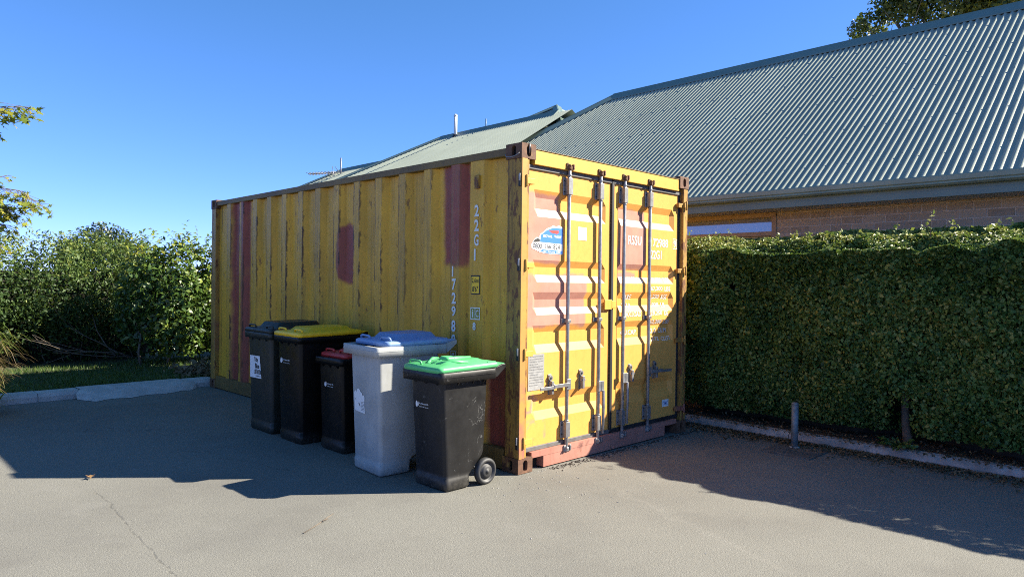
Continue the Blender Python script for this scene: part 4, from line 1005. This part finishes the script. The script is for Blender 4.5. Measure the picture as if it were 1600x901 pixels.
# dark sheet behind the leaves, blocks light and stands in for inner shade
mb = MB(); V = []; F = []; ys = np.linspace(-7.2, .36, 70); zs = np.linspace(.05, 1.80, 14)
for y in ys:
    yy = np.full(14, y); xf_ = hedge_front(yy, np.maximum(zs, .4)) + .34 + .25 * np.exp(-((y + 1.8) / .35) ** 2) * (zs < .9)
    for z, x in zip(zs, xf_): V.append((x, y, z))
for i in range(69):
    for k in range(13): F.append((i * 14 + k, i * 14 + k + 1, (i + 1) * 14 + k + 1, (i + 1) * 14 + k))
mb.add(V, F); mb.v = [tuple(Vector(p) - HX) for p in mb.v]; mb.build('dark_core', M_CORE, hedge)

# timber fence behind the container's far side
fe = thing('timber_fence', (3.2, 1.25, 0), 'brown timber paling fence in the gap between container and hedge', 'fence')
M_FENCE = simple('brown_fence_timber', (.17, .09, .04), .75, var=.4, nscale=7)
for k in range(8):
    mb = MB(); x = -.62 + k * .158; mb.box(x, x + .15, -.01, .01, .03, 1.78 + random.uniform(-.01, .01)); mb.build('paling', M_FENCE, fe)
for z in (.35, 1.45): mb = MB(); mb.box(-.62, .64, .0125, .06, z, z + .08); mb.build('rail', M_FENCE, fe)

# left hedges
lau = thing('laurel_hedge', (.9, 8.3, .08), 'tall glossy large leaved laurel hedge beside the container rear', 'hedge'); LO = np.array([.9, 8.3, .08])
def blob_leaves(n, cs, seed, thr=.36, shell=.55, nz=2.6):
    """leaf positions in the outer shells of several ellipsoids"""
    out = []; nb = []
    wgt = np.array([c[3] * c[5] for c in cs]); wgt = wgt / wgt.sum()
    for c, wg in zip(cs, wgt):
        k = int(n * wg); d = unit(RNG.normal(size=(k, 3))); rr = 1 - np.abs(RNG.normal(0, shell * .5, k)); rr = np.clip(rr, .2, 1.06)
        d0 = d * 1.0; rr = rr * (1 + .26 * (vnoise(d0 * 1.0 + np.array(c[:3]), nz, seed) - .5))
        p = np.array(c[:3]) + d * rr[:, None] * np.array(c[3:6]); out.append(p); nb.append(d / np.array(c[3:6]))
    P = np.concatenate(out); B = np.concatenate(nb); keep = vnoise(P, 3.4, seed + 5) + .3 * vnoise(P, 9, seed + 6) > thr
    return P[keep], unit(B[keep]) * .8 + np.array([.1, -.2, .5])
cs = [(.35, 8.25, 1.08, .62, .6, 1.02), (1.1, 8.3, 1.05, .8, .65, 1.04), (2.2, 8.4, 1.2, .9, .7, 1.05), (3.3, 8.6, 1.2, .9, .7, 1.05), (-.05, 8.55, 1.1, .5, .55, .95)]
P, B = blob_leaves(32000, cs, 3); kz = P[:, 2] > .25; P, B = P[kz], B[kz]
sh = []
for k in range(60):
    x = random.uniform(-.35, 2.2); y = random.uniform(7.95, 8.6); h = random.uniform(.08, .24)
    if k == 0: x, y, h = .42, 8.2, .38
    if k == 1: x, y, h = .62, 8.25, .30
    for j in range(9): sh.append((x + random.gauss(0, .035), y + random.gauss(0, .035), 1.92 + .02 * j + h * j / 8.))
P = np.concatenate([P, np.array(sh)]); B = np.concatenate([B, np.tile([0, -.3, 1.], (len(sh), 1))])
tint = .28 + .45 * vnoise(P, 1.8, 12) + RNG.normal(0, .2, len(P)) + .42 * np.clip((P[:, 2] - 1.2) / .7, 0, 1) - .08  # upper laurel leaves tinted brighter to paint in the sun on them
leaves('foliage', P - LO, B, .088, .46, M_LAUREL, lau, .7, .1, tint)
mb = MB()
for k in range(9):
    mb = MB(); x = -.2 + k * .4; branchy(mb, (x, 8.35, 0), (random.gauss(0, .2), random.gauss(0, .1), 1), .95, .022, 1, .4, .2)
    mb.v = [tuple(np.array(p) - LO + np.array([0, 0, .08])) for p in mb.v]; mb.build('stem', M_TWIG, lau, fix=False)
mb = MB(); mb.loft([rrect(-.15, 3.9, 8.25, 8.7, .2, z) for z in (.3, 1.0, 1.6)]); mb.v = [tuple(np.array(p) - LO) for p in mb.v]; mb.build('dark_core', M_CORE, lau)  # added dark solid in place of the laurel's inner shade

fin = thing('shrub_hedge', (-2.5, 9.9, .08), 'loose fine leaved hedge with bare lower twigs behind the lawn', 'hedge'); FO = np.array([-2.5, 9.9, .08])
cs = []
for k in range(13):
    x = .1 - k * .62; cs.append((x, 9.9 + .2 * math.sin(k * 2.1), 1.25 + .08 * math.sin(k * 1.3), .62, .85, 1.02 + .07 * math.sin(k * 2.7))); cs.append((x + .3, 9.75, .6, .5, .55, .6))
P, B = blob_leaves(110000, cs, 9, .33)
lowk = np.clip((P[:, 2] - .25) / .7, .3, 1); keep = RNG.uniform(0, 1, len(P)) < lowk; P, B = P[keep], B[keep]
sh = []
for k in range(150):
    x = random.uniform(-6, .3); y = random.uniform(9.3, 10.4); h = random.uniform(.05, .25)
    for j in range(9): sh.append((x + random.gauss(0, .03), y + random.gauss(0, .03), 2.05 + h * j / 8.))
P = np.concatenate([P, np.array(sh)]); B = np.concatenate([B, np.tile([0, -.3, 1.], (len(sh), 1))])
tint = .32 + .45 * vnoise(P, 1.6, 41) + RNG.normal(0, .2, len(P)) + .38 * np.clip((P[:, 2] - 1.3) / .7, 0, 1) - .10  # tint rises with height, a painted sunlit top
leaves('foliage', P - FO, B, .062, .42, M_FINE, fin, .8, .1, tint)
for k in range(31):
    mb = MB()
    if k < 26: branchy(mb, (.1 - k * .26, random.uniform(9.7, 9.95), .05), (random.gauss(-.2, .3), random.gauss(.1, .15), 1), random.uniform(.6, .85), .012, 1, .4, .1)
    else: q = k - 26; branchy(mb, (.05 - .1 * q, 9.15, .12 + .02 * q), (-1, .05, .5 + .06 * q), random.uniform(.8, 1.15), .011, 1, .25, .05)   # bare leaning stems
    mb.v = [tuple(np.array(p) - FO) for p in mb.v]; mb.build('stem', M_TWIG, fin, fix=False)
mb = MB(); mb.loft([rrect(-8.2, .4, 10.0, 10.4, .2, z) for z in (.08, 1.0, 1.6)]); mb.v = [tuple(np.array(p) - FO) for p in mb.v]; mb.build('dark_core', M_CORE, fin)  # added dark solid, paints the shade within this hedge

def tree(name, loc, label, trunk_h, cs, nleaf, size, mat, trunk_r=.12, thr=.4, aspect=.55, group=None, yel=0., cat='tree'):
    t = thing(name, loc, label, cat, 0, group); o = np.array(loc)
    P, B = blob_leaves(nleaf, [tuple(np.array(c[:3]) + o) + tuple(c[3:]) for c in cs], int(abs(loc[0]) * 7) + 2, thr, .8, 2.0)
    tint = .1 + .7 * vnoise(P, .8, 7) + RNG.normal(0, .18, len(P)) + yel
    leaves('crown', P - o, B, size, aspect, mat, t, .9, .2, tint)
    mb = MB(); mb.tube([(0, 0, -.1), (.05, .02, trunk_h * .5), (0, 0, trunk_h)], [trunk_r * 1.2, trunk_r, trunk_r * .8], 8)
    for c in cs:
        a = Vector((0, 0, trunk_h * .8)); b = Vector(c[:3]); b = a.lerp(b, .9); mb.tube([a, (a + b) / 2 + Vector((0, 0, .2)), b], [trunk_r * .6, trunk_r * .4, trunk_r * .15], 6)
        for _ in range(3): branchy(mb, a.lerp(b, .6), b - a + Vector([random.gauss(0, .5) for _ in range(3)]), (b - a).length * .3, trunk_r * .15, 1, .4)
    mb.build('trunk', M_BARK, t, fix=False); return t
# tree behind the house
tree('autumn_tree', (15.5, .2, 0), 'leafy tree turning yellow rising behind the house ridge', 4.5,
     [(.2, 2.55, 8.30, .5, .5, .42), (.1, 2.0, 8.75, .55, .5, .5), (0, 1.35, 8.75, .7, .65, .75), (.3, .3, 8.55, 1.3, 1.0, 1.2), (.2, -1.2, 8.6, 1.5, 1.3, 1.5), (0, -2.6, 8.6, 1.5, 1.5, 1.6), (.5, .2, 10.0, 1.2, 1.4, 1.0), (.6, -.5, 7.2, 1.6, 1.8, 1.3)], 42000, .11, M_TREEF, .2, .42, .6, None, .12)
tree('round_tree', (3.3, 24, 0), 'small dark rounded tree rising beyond the loose hedge', 1.5, [(0, 0, 2.5, 1.0, 1.0, .95), (-.9, .2, 2.2, .7, .7, .7), (.85, .1, 2.15, .7, .7, .7)], 9000, .12, M_FARF, .12, .36)
tree('round_tree', (-6.5, 30, 0), 'pale green shrubby tree low on the horizon behind the bush', 1.2, [(0, 0, 1.9, 1.4, 1., 1.1), (1.5, .2, 1.7, 1.1, .8, .9)], 5000, .13, M_FARF, .1, .36)
# conifer
cf = thing('conifer', (16.2, 42, 0), 'dark conifer just visible behind the container rear corner', 'tree'); mb = MB(); mb.tube([(0, 0, 0), (0, 0, 5.0)], [.14, .02], 6); mb.build('trunk', M_BARK, cf)
pts = []; bs = []
for z in np.arange(1.2, 5.0, .42):
    Lr = (5.2 - z) * .42
    for a in np.linspace(0, 2 * math.pi, 9)[:-1] + z:
        for s in np.linspace(.15, 1, 14):
            for _ in range(4): pts.append((math.cos(a) * Lr * s + random.gauss(0, .06), math.sin(a) * Lr * s + random.gauss(0, .06), z + .18 * s * Lr + random.gauss(0, .05))); bs.append((0, 0, 1))
leaves('crown', np.array(pts), np.array(bs), .2, .35, M_CONIF, cf, .6)

# maple with its trunk left of the frame
mp = thing('maple_tree', (-3.75, 3.4, 0), 'young maple with yellow green lobed leaves hanging over the grass clump', 'tree'); MO = Vector((-3.75, 3.4, 0))
mb = MB(); mb.tube([(0, 0, 0), (.03, 0, 1.2), (0, .03, 2.2), (.02, 0, 3.3), (0, 0, 4.2)], [.07, .06, .05, .035, .012], 8)
def px_point(px, py, depth):
    k = (px - 800) / 1090.2; v = (py - 450.5) / 1090.2; return CAM + (f + r2 * k - u2 * v) * depth
lobes = [(0, -.5), (.1, -.12), (.42, -.22), (.2, .04), (.5, .22), (.17, .2), (0, .62), (-.17, .2), (-.5, .22), (-.2, .04), (-.42, -.22), (-.1, -.12)]
ml = MB(); mt = []
def maple_leaf(p, s, tint):
    nn = (Vector((random.gauss(0, .6), random.gauss(0, .6), .5)) + SUN * .5).normalized(); t_ = Vector((random.gauss(.35, .5), random.gauss(-.2, .5), -.8)); t_ = (t_ - nn * t_.dot(nn)).normalized(); b_ = nn.cross(t_)
    ml.add([p + b_ * a * s + t_ * (c + .4) * s - nn * (abs(a) * .25 * s) - MO for a, c in lobes], [(1, 2, 3), (3, 4, 5), (5, 6, 7), (7, 8, 9), (9, 10, 11), (1, 3, 5, 7, 9, 11), (0, 1, 11)]); mt.extend([tint] * 7)
def spray(path, n, spread, s=.075, rad=.006, tl=(.4, 1.)):
    P = [Vector(p) for p in path]; mb.tube([p - MO for p in P], [rad * (1 - .6 * i / len(P)) for i in range(len(P))], 5)
    for k in range(n):
        q = random.random() ** .8 * (len(P) - 1); i = min(int(q), len(P) - 2); p = P[i].lerp(P[i + 1], q - i)
        tip = p + Vector((random.gauss(0, spread), random.gauss(0, spread), -abs(random.gauss(.03, spread * .8)))); mb.tube([p - MO, tip - MO], .0018, 3); maple_leaf(tip, s * random.uniform(.7, 1.25), random.uniform(*tl))
D_ = 6.1
spray([MO + Vector((0, .02, 2.4)), px_point(-90, 195, D_), px_point(-30, 172, D_), px_point(10, 166, D_), px_point(46, 168, D_)], 110, .06, .09)
spray([px_point(-60, 190, D_), px_point(-20, 205, D_), px_point(2, 208, D_)], 20, .04)
spray([MO + Vector((0, .02, 1.7)), px_point(-80, 320, D_), px_point(-20, 290, D_), px_point(30, 298, D_), px_point(66, 322, D_)], 150, .065, .085)
spray([px_point(-50, 320, D_), px_point(0, 318, D_), px_point(22, 330, D_)], 80, .06, .085)
spray([px_point(-60, 300, D_), px_point(-15, 280, D_), px_point(12, 274, D_)], 26, .04, .055)
spray([px_point(-70, 350, D_), px_point(-20, 345, D_), px_point(10, 352, D_)], 60, .06, .06)
spray([px_point(-70, 390, D_), px_point(-25, 378, D_), px_point(4, 385, D_)], 50, .06, .055)
for k in range(26):   # crown out of frame
    a = random.uniform(0, 6.28); z = random.uniform(1.6, 3.9); L0 = random.uniform(.5, .95)
    e = MO + Vector((math.cos(a) * L0 * .8 - .35, math.sin(a) * L0, z + .25)); spray([MO + Vector((0, 0, z - .2)), (MO + Vector((0, 0, z)) + e) / 2, e], 24, .09)
mb.build('trunk', M_TWIG, mp, fix=False)
o = ml.build('crown', M_MAPLE, mp, fix=False); at = o.data.attributes.new('tint', 'FLOAT', 'FACE'); at.data.foreach_set('value', np.array(mt, dtype=np.float32))
# small-leaved bush below it
bu = tree('bush', (-2.5, 7.6, .08), 'small leaved bush below the maple branches', .7, [(0, 0, 1.25, .45, .45, .8), (.1, .1, 1.75, .3, .3, .5), (-.3, .1, 1.4, .5, .5, .8)], 7000, .055, M_FINE, .03, .42, .5, cat='bush')

# weeping grass clump at the left edge
def blades(name, loc, label, n, Lr, hr, cat):
    t = thing(name, loc, label, cat); V = []; F = []; ti = []
    for k in range(n):
        a = random.uniform(0, 6.283); L0 = random.uniform(*Lr); h = random.uniform(*hr); wd = random.uniform(.005, .010); dv = Vector((math.cos(a), math.sin(a), 0)); sd = Vector((-dv.y, dv.x, 0)) * wd
        b0 = Vector((random.gauss(0, .14), random.gauss(0, .14), random.uniform(0, .72))); tt = random.random()
        o = len(V); m_ = 7
        for i in range(m_):
            s = i / (m_ - 1); p = b0 + dv * L0 * s + Vector((0, 0, h * (math.sin(min(s * 1.5, 1.9)) - .75 * s * s))); k_ = 1 - s * .9; V += [p - sd * k_, p + sd * k_]
            if i: F.append((o + 2 * i - 2, o + 2 * i - 1, o + 2 * i + 1, o + 2 * i)); ti.append(min(1, max(0, (.85 if b0.z < .15 else .95 if b0.z > .6 else .25) + random.gauss(0, .15))))
    mb = MB(); mb.add(V, F); o = mb.build('blades', M_STRAW, t, fix=False); at = o.data.attributes.new('tint', 'FLOAT', 'FACE'); at.data.foreach_set('value', np.array(ti, dtype=np.float32)); return t
blades('grass_clump', (-2.86, 5.55, 0), 'weeping clump of straw brown and yellow green grass beside the concrete kerb', 1700, (.22, .56), (.15, .72), 'plant')

# ------------------------------------------------------------------ small things
bo = thing('bollard', (2.555, -1.075, 0), 'short weathered grey steel pipe post in front of the hedge', 'post')
M_PIPEB = simple('weathered_pipe_steel', (.17, .21, .23), .6, .3, var=.4, nscale=20)
mb = MB(); mb.tube([(0, 0, -.02), (.004, 0, .41)], .031, 16); mb.lathe([(.033, .405), (.033, .415), (.02, .424), (.001, .426)], (.004, 0, 0), 'z', 16); mb.build('pipe', M_PIPEB, bo)
mb = MB(); mb.lathe([(.05, -.01), (.048, .012), (.034, .016)], (0, 0, 0), 'z', 12); mb.build('collar', M_CONC, bo)
cv = thing('drain_cover', (2.42, -1.10, 0), 'dark rectangular inspection cover in the asphalt at the post foot', 'cover')
M_COVER = simple('dark_cover_concrete', (.11, .105, .095), .8, var=.4, nscale=12, bump=.4)
mb = MB(); mb.box(-.20, .17, -.23, .16, -.02, .012); mb.build('lid', M_COVER, cv, .004)
mb = MB(); mb.box(-.225, -.2005, -.255, .185, -.02, .009); mb.box(.1705, .195, -.255, .185, -.02, .009); mb.box(-.2, .17, -.255, -.2305, -.02, .009); mb.box(-.2, .17, .1605, .185, -.02, .009); mb.build('frame', M_COVER, cv)
# fern-like weed by the kerb
wd_ = thing('weed', (2.98, -1.83, .06), 'small bright green weed growing over the hedge kerb', 'plant')
pts = []; bs = []
for k in range(11):
    a = k * 1.1; el = random.uniform(.4, 1.1)
    for s in np.linspace(.2, 1, 9):
        for q in (-1, 1):
            d = Vector((math.cos(a) * .8 - .3, math.sin(a), el)) * .16 * s; pts.append((d.x + q * .016 * math.sin(a), d.y - q * .016 * math.cos(a), d.z - .06 * s * s)); bs.append((-.3, 0, 1))
leaves('fronds', np.array(pts), np.array(bs), .042, .5, M_GRASS, wd_, .5)
# leaf litter along the hedge kerb, and pale chips by the container corner (stuff)
n = 9000; y = RNG.uniform(-6, .9, n); x = 2.84 - np.abs(RNG.normal(0, .15, n)) ; k = n // 3; x[:k] = RNG.uniform(2.98, 3.5, k); z = np.where(x > 2.83, .074, .008) + RNG.uniform(0, .012, n); on = RNG.uniform(0, 1, n) < .05; x[on] = 2.86 + RNG.uniform(0, .08, on.sum()); z[on] = .086
tag(leaves('fallen_leaves', np.stack([x, y, z], 1), np.tile([0, 0, 1.], (n, 1)), .030, .6, M_LITTER, None, .45), 'small dead leaves littering the ground along the hedge kerb', 'leaf litter', kind='stuff')
def chips(name, P, s, mat, label, cat):
    mb = MB()
    for p in P:
        h = s * random.uniform(.4, 1.3); a = random.uniform(0, 3.14); q = [(math.cos(a + k * 1.57) * h * random.uniform(.6, 1.1), math.sin(a + k * 1.57) * h * random.uniform(.6, 1.1)) for k in range(4)]
        mb.add([(p[0] + u_, p[1] + v_, .001) for u_, v_ in q] + [(p[0] + u_ * .6, p[1] + v_ * .6, .002 + h * .35) for u_, v_ in q], [(4, 5, 6, 7)] + [(i, (i + 1) % 4, 4 + (i + 1) % 4, 4 + i) for i in range(4)])
    tag(mb.build(name, mat, fix=False), label, cat, kind='stuff')
M_CHIP = simple('pale_stone_chip', (.40, .38, .34), .8, var=.4)
pc = [(random.gauss(.0, .28) - .05, -abs(random.gauss(.10, .28)) - .02) for _ in range(85)] + [(random.uniform(.2, 2.4), -.015 - abs(random.gauss(0, .03))) for _ in range(120)] + [(-.25 + random.gauss(0, .5), -.9 + random.gauss(0, .6)) for _ in range(22)] + [(random.uniform(-3, -.2), random.uniform(4.8, 6.0)) for _ in range(40)]
chips('gravel_chips', pc, .0062, M_CHIP, 'pale stone chips and paint flakes scattered on the asphalt by the container', 'chips')
M_DARKCHIP = simple('dark_debris', (.05, .04, .03), .9, var=.4)
chips('debris', [(random.uniform(.3, 2.6), -.02 - abs(random.gauss(0, .045))) for _ in range(420)], .010, M_DARKCHIP, 'dark gritty debris piled along the foot of the container doors', 'debris')
# one dry leaf, one twig
dlf = MB(); c = Vector((-2.43, 2.07, .006)); sc = .055
dlf.add([c + Vector((a * sc * 1.3 + b * .3 * sc, b * sc * 1.3 - a * .2 * sc, .012 + .028 * abs(a) + .01 * b)) for a, b in lobes], [(1, 2, 3), (3, 4, 5), (5, 6, 7), (7, 8, 9), (9, 10, 11), (1, 3, 5, 7, 9, 11), (0, 1, 11)])
tag(dlf.build('dry_leaf', simple('brown_dry_leaf', (.25, .14, .05), .8), fix=False), 'curled brown dry leaf lying alone on the sunny asphalt', 'leaf')
tw = MB(); tw.tube([(-1.83, -.03, .006), (-1.70, .04, .008), (-1.60, .10, .012), (-1.52, .16, .007)], [.003, .0035, .003, .002], 5); tw.tube([(-1.66, .065, .010), (-1.62, .05, .022)], .003, 5)
tag(tw.build('twig', M_TWIG, fix=False), 'thin dry twig lying on the sunny asphalt in front of the bins', 'twig')
# dry leaves heaped behind the container's rear corner
n = 500; P = np.stack([.12 + RNG.normal(0, .16, n), 6.75 + RNG.normal(0, .2, n), .1 + np.abs(RNG.normal(0, .09, n))], 1)
tag(leaves('dry_leaf_heap', P, np.tile([0, -.5, 1.], (n, 1)), .07, .6, M_LITTER, None, .9, 0, RNG.uniform(.6, 1, n)), 'heap of pale dry leaves behind the container rear corner', 'leaf litter', kind='stuff')
# distant street lamp and mast
M_LAMP = simple('grey_lamp_steel', (.16, .17, .18), .5, .4)
sl = thing('street_lamp', (24.6, 57, 0), 'distant street lamp whose arm peeps past the container rear corner', 'street lamp')
mb = MB(); mb.tube([(0, 0, 0), (0, 0, 7.0), (-.1, .05, 7.4), (-.5, .3, 7.6)], [.09, .06, .05, .045], 8); mb.tube([(-.5, .3, 7.6), (-1.2, .75, 7.85)], .035, 6); mb.build('pole', M_LAMP, sl)
mb = MB(); mb.tube([(-1.2, .75, 7.85), (-1.4, .88, 7.90), (-1.75, 1.1, 7.98)], [.05, .11, .06], 8); mb.build('lamp_head', M_LAMP, sl)
ms = thing('radio_mast', (-1.9, 50, 0), 'thin distant mast above the loose fine leaved hedge', 'mast')
mb = MB(); mb.tube([(0, 0, 0), (0, 0, 7.2)], [.05, .03], 6); mb.build('pole', M_LAMP, ms)
